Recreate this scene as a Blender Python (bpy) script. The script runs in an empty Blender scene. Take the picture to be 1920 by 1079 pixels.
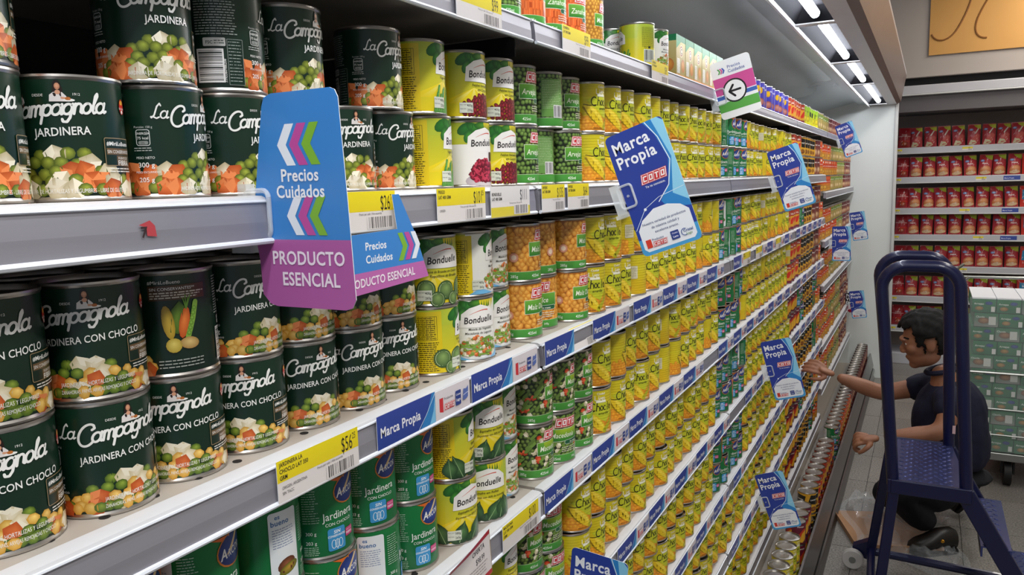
import bpy, bmesh, math, random
from math import sin, cos, pi, radians, atan2, sqrt
from mathutils import Vector, Matrix
from mathutils.geometry import tessellate_polygon
random.seed(7)
COL = bpy.context.scene.collection
SC = bpy.context.scene

# ------------------------------------------------------------------ camera
cam_d = bpy.data.cameras.new('camera'); cam = bpy.data.objects.new('camera', cam_d); COL.objects.link(cam)
F_PX = 1450.0
cam_d.sensor_width = 36.0; cam_d.sensor_fit = 'HORIZONTAL'; cam_d.lens = F_PX / 1920 * 36
cam_d.clip_start = .02; cam_d.clip_end = 60
CAMP = Vector((.5, 0, 1.57))
_d = Vector((1742 - 960, 320 - 539.5, F_PX)).normalized()
_h = Vector((1, -.03, 0))
_n = _d.cross(_h).normalized()
if _n.y > 0: _n = -_n
_X = _d.cross(_n).normalized()
# rows of (right, down, forward) in world axes
R_ = Vector((_X.x, _d.x, _n.x)); D_ = Vector((_X.y, _d.y, _n.y)); F_ = Vector((_X.z, _d.z, _n.z))
m = Matrix(((R_.x, -D_.x, -F_.x, CAMP.x), (R_.y, -D_.y, -F_.y, CAMP.y), (R_.z, -D_.z, -F_.z, CAMP.z), (0, 0, 0, 1)))
cam.matrix_world = m
SC.camera = cam

def in_frame(x, y, z, mx=170, my=150):
    q = Vector((x, y, z)) - CAMP
    d = q.dot(F_)
    if d < .05: return False
    u = 960 + F_PX * q.dot(R_) / d; v = 539.5 + F_PX * q.dot(D_) / d
    return -mx < u < 1920 + mx and -my < v < 1079 + my

# ------------------------------------------------------------------ world, lights, exposure
w = bpy.data.worlds.new('world'); SC.world = w; w.use_nodes = True
w.node_tree.nodes['Background'].inputs[0].default_value = (.80, .86, 1, 1)
w.node_tree.nodes['Background'].inputs[1].default_value = .34
SC.view_settings.view_transform = 'Standard'; SC.view_settings.look = 'None'
SC.view_settings.gamma = 1; SC.view_settings.use_curve_mapping = False
SC.view_settings.exposure = .0

def area(name, loc, sx, sy, power, col=(1, 1, 1), rot=(0, 0, 0)):
    l = bpy.data.lights.new(name, 'AREA'); l.shape = 'RECTANGLE'; l.size = sx; l.size_y = sy; l.energy = power; l.color = col
    o = bpy.data.objects.new(name, l); COL.objects.link(o); o.location = loc; o.rotation_euler = rot
    return o
area('ceiling_lamp', (1.1, -.3, 3.1), .4, 3.0, 58, (1, .985, .96))
area('ceiling_lamp', (1.5, 3.4, 3.1), .3, 2.4, 27, (1, .96, .9))
area('ceiling_lamp', (1.4, 6.0, 3.1), .3, 1.2, 30, (1, .95, .88))

# ------------------------------------------------------------------ colour and materials
def lin(c):
    return c / 12.92 if c <= .04045 else ((c + .055) / 1.055) ** 2.4
def hx(s):
    s = s.lstrip('#')
    if len(s) == 3: s = ''.join(c + c for c in s)
    return tuple(lin(int(s[i:i + 2], 16) / 255) for i in (0, 2, 4))
def mixc(a, b, t): return tuple(a[i] * (1 - t) + b[i] * t for i in range(3))

def mat(name, col, rough=.5, metal=0, noise=0, nscale=30, bump=0, bscale=60, spec=.5, stretch=None, emit=None, alpha=1, trans=0, coat=0, ior=1.45):
    mt = bpy.data.materials.new(name); mt.use_nodes = True
    nt = mt.node_tree; b = nt.nodes['Principled BSDF']
    c = hx(col) if isinstance(col, str) else col
    b.inputs['Base Color'].default_value = (*c, 1)
    b.inputs['Roughness'].default_value = rough; b.inputs['Metallic'].default_value = metal
    b.inputs['Specular IOR Level'].default_value = spec; b.inputs['IOR'].default_value = ior
    b.inputs['Alpha'].default_value = alpha; b.inputs['Transmission Weight'].default_value = trans
    b.inputs['Coat Weight'].default_value = coat
    tc = nt.nodes.new('ShaderNodeTexCoord'); mp = nt.nodes.new('ShaderNodeMapping')
    nt.links.new(tc.outputs['Object'], mp.inputs[0])
    if stretch: mp.inputs['Scale'].default_value = stretch
    if noise:
        n = nt.nodes.new('ShaderNodeTexNoise'); n.inputs['Scale'].default_value = nscale; n.inputs['Detail'].default_value = 6
        nt.links.new(mp.outputs[0], n.inputs['Vector'])
        r = nt.nodes.new('ShaderNodeMixRGB'); r.inputs[1].default_value = (*[x * (1 - noise) for x in c], 1)
        r.inputs[2].default_value = (*[min(1, x * (1 + noise)) for x in c], 1)
        nt.links.new(n.outputs['Fac'], r.inputs[0]); nt.links.new(r.outputs[0], b.inputs['Base Color'])
    if bump:
        n2 = nt.nodes.new('ShaderNodeTexNoise'); n2.inputs['Scale'].default_value = bscale
        nt.links.new(mp.outputs[0], n2.inputs['Vector'])
        bp = nt.nodes.new('ShaderNodeBump'); bp.inputs['Strength'].default_value = bump; bp.inputs['Distance'].default_value = .002
        nt.links.new(n2.outputs['Fac'], bp.inputs['Height']); nt.links.new(bp.outputs[0], b.inputs['Normal'])
    if emit:
        b.inputs['Emission Color'].default_value = (*hx(emit[0]), 1); b.inputs['Emission Strength'].default_value = emit[1]
    return mt

def print_mat(name, rough=.32, beads=0, coat=.0):
    mt = bpy.data.materials.new(name); mt.use_nodes = True; nt = mt.node_tree; b = nt.nodes['Principled BSDF']
    a = nt.nodes.new('ShaderNodeVertexColor'); a.layer_name = 'Col'
    nt.links.new(a.outputs['Color'], b.inputs['Base Color'])
    b.inputs['Roughness'].default_value = rough; b.inputs['Coat Weight'].default_value = coat
    tc = nt.nodes.new('ShaderNodeTexCoord')
    if beads:
        wv = nt.nodes.new('ShaderNodeTexWave'); wv.wave_type = 'BANDS'; wv.bands_direction = 'Z'; wv.inputs['Scale'].default_value = beads
        wv.inputs['Distortion'].default_value = .15
        nt.links.new(tc.outputs['Object'], wv.inputs['Vector'])
        bp = nt.nodes.new('ShaderNodeBump'); bp.inputs['Strength'].default_value = .25; bp.inputs['Distance'].default_value = .0008
        nt.links.new(wv.outputs['Fac'], bp.inputs['Height']); nt.links.new(bp.outputs[0], b.inputs['Normal'])
    else:
        n = nt.nodes.new('ShaderNodeTexNoise'); n.inputs['Scale'].default_value = 45
        nt.links.new(tc.outputs['Object'], n.inputs['Vector'])
        bp = nt.nodes.new('ShaderNodeBump'); bp.inputs['Strength'].default_value = .12; bp.inputs['Distance'].default_value = .0008
        nt.links.new(n.outputs['Fac'], bp.inputs['Height']); nt.links.new(bp.outputs[0], b.inputs['Normal'])
    return mt

M = {}
M['print'] = print_mat('printed_paper', .3)
M['print_bead'] = print_mat('printed_beaded_tin', .3, 62)
M['card'] = print_mat('printed_card', .28)
M['bag'] = print_mat('printed_foil', .22)
M['tin'] = mat('tin_plate', '#b9b4ae', .3, 1, .12, 40)
M['lid'] = mat('tin_lid', '#c4c1bd', .28, 1, .1, 30)
M['lid_dark'] = mat('tin_lid_lacquered', '#5d5b5b', .35, .9, .1, 30)
M['rail'] = mat('rail_metal', '#9a98a0', .38, .45, .2, 8, 0, 60, .5, (1, .15, 6))
M['rail_lip'] = mat('clear_plastic_lip', '#dfe3ea', .15, 0, .05, 20)
M['shelf'] = mat('shelf_enamel', '#a59d93', .42, 0, .05, 25)
M['shelf_lip'] = mat('shelf_lip_lit_enamel', '#c6c6c8', .35, 0, .03, 60)
M['hole'] = mat('punched_hole', '#14110f', .8)
M['dark'] = mat('dark_back_panel', '#24211f', .6, .2, .2, 5)
M['canopy'] = mat('brushed_canopy_metal', '#d3dde6', .24, .55, .2, 2.6, .25, 3, .5, (1, .5, 1))
M['white_panel'] = mat('white_enamel_panel', '#e4e9e6', .4, 0, .03, 6)
M['white_trim'] = mat('white_trim', '#c9cac8', .4, 0, .04, 10)
M['canopy_white'] = mat('canopy_grey_enamel', '#c0bfc4', .35, .1, .06, 10)
M['fascia'] = mat('canopy_fascia', '#8a7b76', .4, .3, .08, 10)
M['stainless'] = mat('stainless_kick', '#8d8c8c', .28, .95, .15, 6, 0, 60, .5, (6, .1, 6))
M['rubber'] = mat('black_rubber', '#151413', .6, 0, .1, 20)
M['reflector'] = mat('lamp_reflector', '#1b1b1e', .9, 0, .05, 20, spec=.08)
M['tube'] = mat('lamp_tube', '#ffffff', .4, 0, emit=('#f4f8ff', 42))
M['bulkhead'] = mat('painted_bulkhead', '#aea49c', .7, 0, .05, 3)
M['black'] = mat('matt_black', '#0b0a0a', .6)
M['poster'] = mat('orange_poster', '#cf9a55', .7, 0, .06, 8)
M['navy'] = mat('navy_enamel', '#0a0f3a', .32, .1, .1, 12, coat=.25)
M['checker'] = mat('navy_checker_plate', '#454c7e', .22, .7, .2, 14)
M['wheel'] = mat('grey_nylon_wheel', '#b9b5b0', .45, 0, .08, 20)
M['skin'] = mat('skin', '#96664d', .5, 0, .08, 30)
M['hair'] = mat('black_hair', '#040303', .8, 0, .3, 90, .5, 120)
M['shirt'] = mat('navy_polo_cloth', '#10132c', .85, 0, .2, 40, .25, 40)
M['trousers'] = mat('black_trouser_cloth', '#0c0d14', .9, 0, .2, 30, .25, 30)
M['shoe'] = mat('black_shoe_leather', '#191411', .4, 0, .1, 20)
M['steel'] = mat('zinc_wire', '#9a9b97', .3, .9, .1, 20)
M['cardboard'] = mat('cardboard', '#a87f5c', .8, 0, .1, 20)
M['clear'] = mat('clear_plastic', '#eef3f7', .12, 0, 0, alpha=.38, coat=.3)
M['film'] = mat('stretch_film', '#dfe6ea', .12, 0, 0, bump=1, bscale=25, alpha=.2, coat=1)
M['white'] = mat('white_plastic', '#e9ebee', .35)
M['brass'] = mat('brass_eyelet', '#c98f2a', .3, .8)
M['eye'] = mat('eye_white', '#cfc8c0', .3)
M['room_ceiling'] = mat('ceiling_paint', '#b8b6b2', .8, 0, .03, 4)

def floor_mat():
    mt = bpy.data.materials.new('terrazzo_tile'); mt.use_nodes = True; nt = mt.node_tree; b = nt.nodes['Principled BSDF']
    tc = nt.nodes.new('ShaderNodeTexCoord')
    n1 = nt.nodes.new('ShaderNodeTexNoise'); n1.inputs['Scale'].default_value = 140; n1.inputs['Detail'].default_value = 3
    n2 = nt.nodes.new('ShaderNodeTexNoise'); n2.inputs['Scale'].default_value = 1.7
    nt.links.new(tc.outputs['Object'], n1.inputs['Vector']); nt.links.new(tc.outputs['Object'], n2.inputs['Vector'])
    cr = nt.nodes.new('ShaderNodeValToRGB'); e = cr.color_ramp.elements
    e[0].position = .35; e[0].color = (*hx('#6f6a64'), 1); e[1].position = .65; e[1].color = (*hx('#a8a29a'), 1)
    nt.links.new(n1.outputs['Fac'], cr.inputs[0])
    mx = nt.nodes.new('ShaderNodeMixRGB'); mx.blend_type = 'MULTIPLY'; mx.inputs[0].default_value = .5
    nt.links.new(cr.outputs[0], mx.inputs[1]); nt.links.new(n2.outputs['Fac'], mx.inputs[2])
    nt.links.new(mx.outputs[0], b.inputs['Base Color']); b.inputs['Roughness'].default_value = .38
    return mt
M['floor'] = floor_mat()

# ------------------------------------------------------------------ object helpers
def tag(o, label=None, cat=None, group=None, kind=None):
    if label: o['label'] = label
    if cat: o['category'] = cat
    if group: o['group'] = group
    if kind: o['kind'] = kind
    return o
def empty(name, loc=(0, 0, 0), rz=0):
    o = bpy.data.objects.new(name, None); COL.objects.link(o); o.location = loc; o.rotation_euler = (0, 0, rz)
    o.empty_display_size = .02
    return o
def link(name, me, parent=None, loc=None, rot=None):
    o = bpy.data.objects.new(name, me); COL.objects.link(o)
    if parent: o.parent = parent
    if loc: o.location = loc
    if rot: o.rotation_euler = rot
    return o

class MB:
    """collects primitives into one mesh"""
    def __init__(s): s.v = []; s.f = []; s.mi = []; s.cur = 0
    def add(s, vs, fs):
        n = len(s.v); s.v += [tuple(p) for p in vs]; s.f += [tuple(i + n for i in f) for f in fs]; s.mi += [s.cur] * len(fs)
        return s
    def box(s, x0, x1, y0, y1, z0, z1, T=None):
        P = [(x, y, z) for x in (x0, x1) for y in (y0, y1) for z in (z0, z1)]
        if T: P = [tuple(T @ Vector(p)) for p in P]
        return s.add(P, [(0, 1, 3, 2), (4, 6, 7, 5), (0, 4, 5, 1), (2, 3, 7, 6), (0, 2, 6, 4), (1, 5, 7, 3)])
    def cyl(s, a, b, r, n=12, r2=None, caps=True):
        a = Vector(a); b = Vector(b); d = (b - a).normalized(); r2 = r if r2 is None else r2
        u = d.orthogonal().normalized(); v = d.cross(u)
        P = []
        for p, rr in ((a, r), (b, r2)):
            for k in range(n):
                t = 2 * pi * k / n; P.append(p + u * cos(t) * rr + v * sin(t) * rr)
        fs = [(k, (k + 1) % n, n + (k + 1) % n, n + k) for k in range(n)]
        if caps: fs += [tuple(range(n - 1, -1, -1)), tuple(range(n, 2 * n))]
        return s.add(P, fs)
    def tube(s, pts, r, n=10, closed=False):
        pts = [Vector(p) for p in pts]; P = []; N = len(pts); up = None
        for i, p in enumerate(pts):
            a = pts[max(0, i - 1)]; b = pts[min(N - 1, i + 1)]; d = (b - a).normalized()
            if up is None: up = d.orthogonal().normalized()
            up = (up - d * up.dot(d)).normalized(); v = d.cross(up)
            for k in range(n):
                t = 2 * pi * k / n; P.append(p + up * cos(t) * r + v * sin(t) * r)
        fs = [(i * n + k, i * n + (k + 1) % n, (i + 1) * n + (k + 1) % n, (i + 1) * n + k) for i in range(N - 1) for k in range(n)]
        fs += [tuple(range(n - 1, -1, -1)), tuple(range((N - 1) * n, N * n))]
        return s.add(P, fs)
    def lathe(s, prof, n=32, c=(0, 0, 0)):
        P = []; 
        for r, z in prof:
            for k in range(n):
                t = 2 * pi * k / n; P.append((c[0] + r * cos(t), c[1] + r * sin(t), c[2] + z))
        fs = [(i * n + k, i * n + (k + 1) % n, (i + 1) * n + (k + 1) % n, (i + 1) * n + k) for i in range(len(prof) - 1) for k in range(n)]
        return s.add(P, fs)
    def mesh(s, name, mats, smooth=True, ang=35):
        me = bpy.data.meshes.new(name); me.from_pydata(s.v, [], s.f)
        for mm in (mats if isinstance(mats, (list, tuple)) else [mats]): me.materials.append(mm)
        me.polygons.foreach_set('material_index', s.mi)
        if smooth:
            me.shade_smooth(); me.set_sharp_from_angle(angle=radians(ang))
        me.update(); return me
    def build(s, name, mats, parent=None, smooth=True, bevel=0, loc=None, rot=None):
        o = link(name, s.mesh(name, mats, smooth), parent, loc, rot)
        if bevel:
            b = o.modifiers.new('bevel', 'BEVEL'); b.width = bevel; b.segments = 2; b.limit_method = 'ANGLE'
        return o

# ------------------------------------------------------------------ flat print art
TXT = {}
def text_tris(body, bold=0.0):
    k = (body, bold)
    if k not in TXT:
        cu = bpy.data.curves.new('t', 'FONT'); cu.body = body; cu.resolution_u = 3; cu.offset = min(bold, .022); cu.space_character = 1 + bold * 1.6; cu.fill_mode = 'FRONT'
        ob = bpy.data.objects.new('t', cu); me = ob.to_mesh(); me.calc_loop_triangles()
        V = [(v.co.x, v.co.y) for v in me.vertices]
        T = [[V[i] for i in t.vertices] for t in me.loop_triangles]
        wdt = max((p[0] for p in V), default=0)
        ob.to_mesh_clear(); bpy.data.objects.remove(ob); bpy.data.curves.remove(cu)
        TXT[k] = (T, wdt)
    return TXT[k]

def clipstrip(P, C, x0, x1):
    for sgn, xb in ((1, x0), (-1, x1)):
        NP, NC = [], []
        n = len(P)
        for i in range(n):
            a, b = P[i], P[(i + 1) % n]; ca, cb = C[i], C[(i + 1) % n]
            da, db = sgn * (a[0] - xb), sgn * (b[0] - xb)
            if da >= 0: NP.append(a); NC.append(ca)
            if (da > 0 and db < 0) or (da < 0 and db > 0):
                t = da / (da - db); NP.append((a[0] + (b[0] - a[0]) * t, a[1] + (b[1] - a[1]) * t)); NC.append(mixc(ca, cb, t))
        P, C = NP, NC
        if len(P) < 3: return None
    return P, C

class Art:
    """coloured polygons in millimetres, painted back to front"""
    def __init__(s, step=.015): s.p = []; s.L = 0; s.step = step
    def _c(s, c): return hx(c) if isinstance(c, str) else c
    def poly(s, P, col, new=True):
        if new: s.L += 2
        C = [s._c(c) for c in col] if isinstance(col, list) else [s._c(col)] * len(P)
        s.p.append((list(P), C, s.L))
    def shape(s, P, col):
        s.L += 3; c = s._c(col)
        for t in tessellate_polygon([[Vector((x, y, 0)) for x, y in P]]):
            s.p.append(([P[i] for i in t], [c] * 3, s.L))
    def fan(s, cen, P, cc, ec, closed=True):
        s.L += 1; cc = s._c(cc); ec = s._c(ec); n = len(P)
        for i in range(n if closed else n - 1):
            s.p.append(([cen, P[i], P[(i + 1) % n]], [cc, ec, ec], s.L))
    def rect(s, x0, y0, x1, y1, col, top=None):
        b = s._c(col); t = s._c(top) if top else b
        s.L += 3; s.p.append(([(x0, y0), (x1, y0), (x1, y1), (x0, y1)], [b, b, t, t], s.L))
    def rr(s, x0, y0, x1, y1, r, col, n=4):
        s.shape(rrpts(x0, y0, x1, y1, r, n), col)
    def frame(s, x0, y0, x1, y1, r, w, col, inner):
        s.rr(x0, y0, x1, y1, r, col); s.rr(x0 + w, y0 + w, x1 - w, y1 - w, max(.1, r - w), inner)
    def ell(s, cx, cy, rx, ry, col, edge=None, rot=0, n=12, hl=(0, .25)):
        P = []
        for k in range(n):
            t = 2 * pi * k / n; x = rx * cos(t); y = ry * sin(t)
            P.append((cx + x * cos(rot) - y * sin(rot), cy + x * sin(rot) + y * cos(rot)))
        s.fan((cx + hl[0] * rx, cy + hl[1] * ry), P, col, edge or col)
    def text(s, body, x, y, size, col, align='l', bold=.0, shear=0, sx=1, rot=0, arch=0):
        T, wd = text_tris(body, bold); s.L += 2; c = s._c(col); k = size
        x0 = {'l': 0, 'c': -wd * sx * k / 2, 'r': -wd * sx * k}[align]
        cr, sr = cos(rot), sin(rot)
        for t in T:
            Q = []
            for a, b in t:
                u = x0 + (a + shear * b) * sx * k; v = b * k + arch * u * u
                Q.append((x + u * cr - v * sr, y + u * sr + v * cr))
            s.p.append((Q, [c] * 3, s.L))
    def stroke(s, P, w, col, n=6, new=True):
        if new: s.L += 1
        c = s._c(col); W = w if isinstance(w, (list, tuple)) else [w] * len(P)
        for i in range(len(P) - 1):
            (x0, y0), (x1, y1) = P[i], P[i + 1]; d = math.hypot(x1 - x0, y1 - y0) or 1
            nx, ny = -(y1 - y0) / d, (x1 - x0) / d; a, b = W[i] / 2, W[i + 1] / 2
            s.p.append(([(x0 + nx * a, y0 + ny * a), (x0 - nx * a, y0 - ny * a), (x1 - nx * b, y1 - ny * b), (x1 + nx * b, y1 + ny * b)], [c] * 4, s.L))
        for (x, y), ww in zip(P, W):
            s.p.append(([(x + ww / 2 * cos(2 * pi * k / n), y + ww / 2 * sin(2 * pi * k / n)) for k in range(n)], [c] * n, s.L))
    def lines(s, x0, y0, x1, y1, n, col, h=.5, seed=1, sk=.0, gap=.15):
        """unreadable small print: rows of word-long dashes"""
        R = random.Random(seed); s.L += 1; c = s._c(col); dy = (y1 - y0) / max(1, n)
        for i in range(n):
            y = y1 - (i + .5) * dy; x = x0; xe = x1 - R.random() * (x1 - x0) * gap
            while x < xe:
                ww = min(xe - x, R.uniform(1.2, 4.5) * h * 1.3)
                if ww > .2: s.p.append(([(x, y - h / 2), (x + ww, y - h / 2), (x + ww, y + h / 2), (x, y + h / 2)], [c] * 4, s.L))
                x += ww + h * .8
    def barcode(s, x0, y0, x1, y1, seed=1, vertical=False, ink='#1a1a1a', paper='#e6e2df', digits=None):
        s.rect(x0, y0, x1, y1, paper); R = random.Random(seed); s.L += 1; c = s._c(ink)
        a, b, lo, hi = (x0, x1, y0, y1) if not vertical else (y0, y1, x0, x1)
        t = a + (b - a) * .06; u = (b - a) / 70; bot = lo + (hi - lo) * (.16 if digits else .06)
        while t < b - (b - a) * .06:
            ww = u * R.choice((1, 1, 2, 3))
            P = [(t, bot), (t + ww, bot), (t + ww, hi - (hi - lo) * .06), (t, hi - (hi - lo) * .06)]
            if vertical: P = [(q, p) for p, q in P]
            s.p.append((P, [c] * 4, s.L)); t += ww + u * R.choice((1, 1, 2, 3))
        if digits: s.text(digits, (x0 + x1) / 2, y0 + (y1 - y0) * .02, (y1 - y0) * .16, ink, 'c')
    def mesh(s, name, wrap=None, mtl=None, y_off=0, z_off=0, fn=None):
        s.step = min(s.step, (1.0 if wrap else 1.6) / max(1, s.L))
        V, Fc, CC, NN = [], [], [], []
        for P, C, L in s.p:
            pieces = [(P, C)]
            if wrap or fn:
                xs = [p[0] for p in P]; a, b = min(xs), max(xs); st = 3.0 if wrap else 4.0
                if b - a > st * 1.05:
                    pieces = []
                    k = math.floor(a / st)
                    while k * st < b:
                        r = clipstrip(P, C, k * st, (k + 1) * st)
                        if r: pieces.append(r)
                        k += 1
            for Q, D in pieces:
                n0 = len(V)
                for (u, v) in Q:
                    if wrap:
                        rad = (wrap + L * s.step) / 1000; t = u / wrap; V.append((rad * cos(t), rad * sin(t), v / 1000 + z_off)); NN.append((cos(t), sin(t), 0))
                    elif fn:
                        V.append(fn(u, v, L * s.step / 1000))
                    else:
                        V.append((u / 1000, y_off - L * s.step / 1000, v / 1000 + z_off))
                ar = sum(Q[i][0] * Q[(i + 1) % len(Q)][1] - Q[(i + 1) % len(Q)][0] * Q[i][1] for i in range(len(Q)))
                idx = list(range(n0, n0 + len(Q)))
                if ar < 0: idx.reverse(); D = list(reversed(D))
                Fc.append(idx); CC += [(*c, 1) for c in D]
        me = bpy.data.meshes.new(name); me.from_pydata(V, [], Fc)
        ca = me.color_attributes.new('Col', 'FLOAT_COLOR', 'CORNER'); ca.data.foreach_set('color', [x for c in CC for x in c])
        me.materials.append(mtl or M['print'])
        if wrap:
            me.shade_smooth(); me.normals_split_custom_set_from_vertices(NN)
        me.update(); return me

def split_v(a, st):
    Q = []
    for P, C, L in a.p:
        ys = [p[1] for p in P]; k = math.floor(min(ys) / st)
        while k * st < max(ys):
            r = clipstrip([(p[1], p[0]) for p in P], C, k * st, (k + 1) * st)
            if r: Q.append(([(p[1], p[0]) for p in r[0]], r[1], L))
            k += 1
    a.p = Q

def rrpts(x0, y0, x1, y1, r, n=4):
    P = []
    for cx, cy, a in ((x1 - r, y1 - r, 0), (x0 + r, y1 - r, 90), (x0 + r, y0 + r, 180), (x1 - r, y0 + r, 270)):
        for k in range(n + 1):
            t = radians(a + 90 * k / n); P.append((cx + r * cos(t), cy + r * sin(t)))
    return P

# script lettering drawn as brush strokes (unit = x-height)
def arcp(cx, cy, rx, ry, a0, a1, n=12):
    return [(cx + rx * cos(radians(a0 + (a1 - a0) * k / n)), cy + ry * sin(radians(a0 + (a1 - a0) * k / n))) for k in range(n + 1)]
GL = {
 'a': ([arcp(.42, .5, .40, .5, 50, 410, 14), [(.84, 1.0), (.80, .3), (.92, .02), (1.1, .16)]], 1.08),
 'C': ([arcp(.95, .85, .85, 1.15, 58, 318, 20), [(1.4, 1.82), (1.52, 1.5), (1.3, 1.36)]], 1.62),
 'm': ([[(.05, .85), (.14, 1), (.14, 0)], arcp(.36, .62, .22, .38, 170, 0, 8) + [(.58, 0)], arcp(.82, .62, .24, .38, 170, 0, 8) + [(1.06, .15), (1.2, .05)]], 1.26),
 'n': ([[(.05, .85), (.14, 1), (.14, 0)], arcp(.42, .62, .28, .38, 170, 0, 8) + [(.70, .15), (.84, .05)]], .90),
 'p': ([[(.05, .9), (.16, 1.0), (.10, -.75)], arcp(.5, .5, .38, .5, 150, -150, 14)], 1.0),
 'g': ([arcp(.42, .5, .38, .5, 50, 410, 14), [(.80, 1.0), (.76, -.35), (.55, -.75), (.2, -.7), (.1, -.45)]], 1.0),
 'o': ([arcp(.42, .5, .38, .5, 90, 450, 14)], .92),
 'l': ([[(.1, .6), (.42, 1.7), (.36, 1.95), (.2, 1.7), (.16, .25), (.3, 0), (.5, .1)]], .5),
 'L': ([[(.95, 1.7), (.75, 2.0), (.5, 1.6), (.38, .4), (.1, .05), (.0, .2), (.3, .2), (.75, -.02), (1.05, .15)]], 1.15),
}
def script(a, word, x, y, s, w, col, shear=.25, rise=.0, sp=1):
    a.L += 1; x0 = x
    for ch in word:
        if ch == ' ': x += .5 * s; continue
        st, adv = GL[ch]
        for P in st:
            a.stroke([(x + (px + shear * py) * s, y + py * s + rise * (x - x0 + px * s)) for px, py in P], w * s, col, 6, False)
        x += adv * s * sp
    return x

# food pieces, printed flat
def jit(h, R, d=.06):
    c = hx(h); k = 1 + R.uniform(-d, d) * 2
    return tuple(min(1, x * k) for x in c)
def pea(a, x, y, r, R, c=('#a9b84a', '#4d6016')):
    a.ell(x, y, r, r * .9, jit(c[0], R), jit(c[1], R), 0, 9, (.15, .3))
def cube(a, x, y, s, R, c):
    t = R.uniform(0, 6); n = R.choice((5, 6))
    P = [(x + s * (1 + R.uniform(-.18, .12)) * cos(t + 2 * pi * k / n), y + s * .95 * (1 + R.uniform(-.18, .12)) * sin(t + 2 * pi * k / n)) for k in range(n)]
    a.fan((x + R.uniform(-.2, .2) * s, y + R.uniform(0, .3) * s), P, jit(c[0], R), jit(c[1], R))
    a.poly([P[0], P[1], (x, y + .1 * s), P[-1]], [jit(c[2], R)] * 4)
CARROT = ('#dc733a', '#b34d1c', '#e6874e'); POTATO = ('#eadfc4', '#c3b58f', '#f1e8d0'); CORNC = ('#f0c560', '#b98427', '#f7da8b')
def kern(a, x, y, r, R, c=('#f6bb3e', '#c9791a')):
    a.ell(x, y, r * R.uniform(.8, 1.05), r * R.uniform(.85, 1.2), jit(c[0], R, .08), jit(c[1], R, .08), R.uniform(0, 3), 7, (.2, .3))
def field(a, x0, x1, y0, y1, d, R, fn, rowk=.85):
    y = y1; i = 0
    b0 = a.L; pk = a.L
    while y > y0:
        x = x0 + (i % 2) * d / 2
        while x < x1:
            if a.L > b0 + 27: pk = max(pk, a.L); a.L = b0 + (a.L - b0) % 3
            fn(x + R.uniform(-.25, .25) * d, y + R.uniform(-.25, .25) * d); x += d
        y -= d * rowk; i += 1
    a.L = max(pk, a.L) + 1

CUT = 115.0
def veg_heap(a, x0, x1, hgt, R, corn=False, peac=('#9fab3e', '#4e5c18'), y0=4):
    def top(x): return hgt * (.78 + .22 * sin((x + 20) / 14.0)) - (6 if abs(x) > 50 else 0)
    y = hgt + 2; i = 0
    while y > y0 - 1:
        x = x0 + (i % 2) * 4.8
        while x < x1:
            if y < top(x) + R.uniform(-1, 3):
                r = R.random(); X = x + R.uniform(-1.6, 1.6); Y = y + R.uniform(-1.2, 1.2); Y = max(Y, y0 + 4.2)
                if corn:
                    if r < .36: pea(a, X, Y, 4.6, R, ('#8fa53c', '#3f5a17'))
                    elif r < .70: kern(a, X, Y, 4.7, R, ('#f3cd74', '#c8922f'))
                    elif r < .86: cube(a, X, Y, 7.6, R, CARROT)
                    else: cube(a, X, Y, 7.6, R, POTATO)
                else:
                    if r < .46: pea(a, X, Y, 5.0, R, peac)
                    elif r < .74: cube(a, X, Y, 8.6, R, CARROT)
                    else: cube(a, X, Y, 8.6, R, POTATO)
            x += 9.0
        y -= 6.2; i += 1

def portrait(a, x, y, s=1):
    a.ell(x - .2 * s, y + 9.5 * s, 2.3 * s, 3.6 * s, '#2a1a14', '#160d0a'); a.ell(x - 1.6 * s, y + 6.5 * s, 1.2 * s, 3.6 * s, '#24150f')
    a.ell(x + 1.7 * s, y + 6.3 * s, 1.1 * s, 3.4 * s, '#24150f')
    a.shape([(x - 5 * s, y), (x - 4.6 * s, y + 4 * s), (x - 2.4 * s, y + 5.6 * s), (x + 2.4 * s, y + 5.6 * s), (x + 4.4 * s, y + 3.4 * s), (x + 5.5 * s, y)], '#e3ddd8')
    a.ell(x, y + 5.6 * s, 1.5 * s, 1.4 * s, '#d99f7e'); a.ell(x, y + 9.2 * s, 1.55 * s, 2.1 * s, '#dda583', '#c18663')
    a.stroke([(x - 1 * s, y + 8.2 * s), (x + .8 * s, y + 8.2 * s)], .35 * s, '#a2453c')
    a.stroke([(x + 2 * s, y + 2.2 * s), (x + 6 * s, y + 1.4 * s)], 1.3 * s, '#d79c78')
    a.ell(x + 5.6 * s, y + .9 * s, 3.4 * s, .9 * s, '#f1efe9'); a.ell(x + 5.2 * s, y + 1.8 * s, 1.6 * s, 1 * s, '#b86a2c')

def energy(a, x, y, kcal):
    a.text('Porción: 150 g', x - 6, y + 13.6, 2.3, '#d5d6d0'); a.frame(x - 5, y, x + 5.4, y + 12.6, 2, .6, '#c9ccc6', '#10261c')
    a.text('ENERGÍA', x, y + 8.6, 2.5, '#e8e8e2', 'c', .01); a.text(kcal + ' kcal', x, y + 5, 2.9, '#e8e8e2', 'c', .01)
    a.rr(x - 3.4, y + 1, x + 3.8, y + 3.8, 1.2, '#8e928c'); a.text('2%', x, y + 1.4, 2.2, '#2a322d', 'c')
    a.lines(x - 7, y - 4.5, x + 6, y - .8, 2, '#b8bab4', .7, 3)

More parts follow.
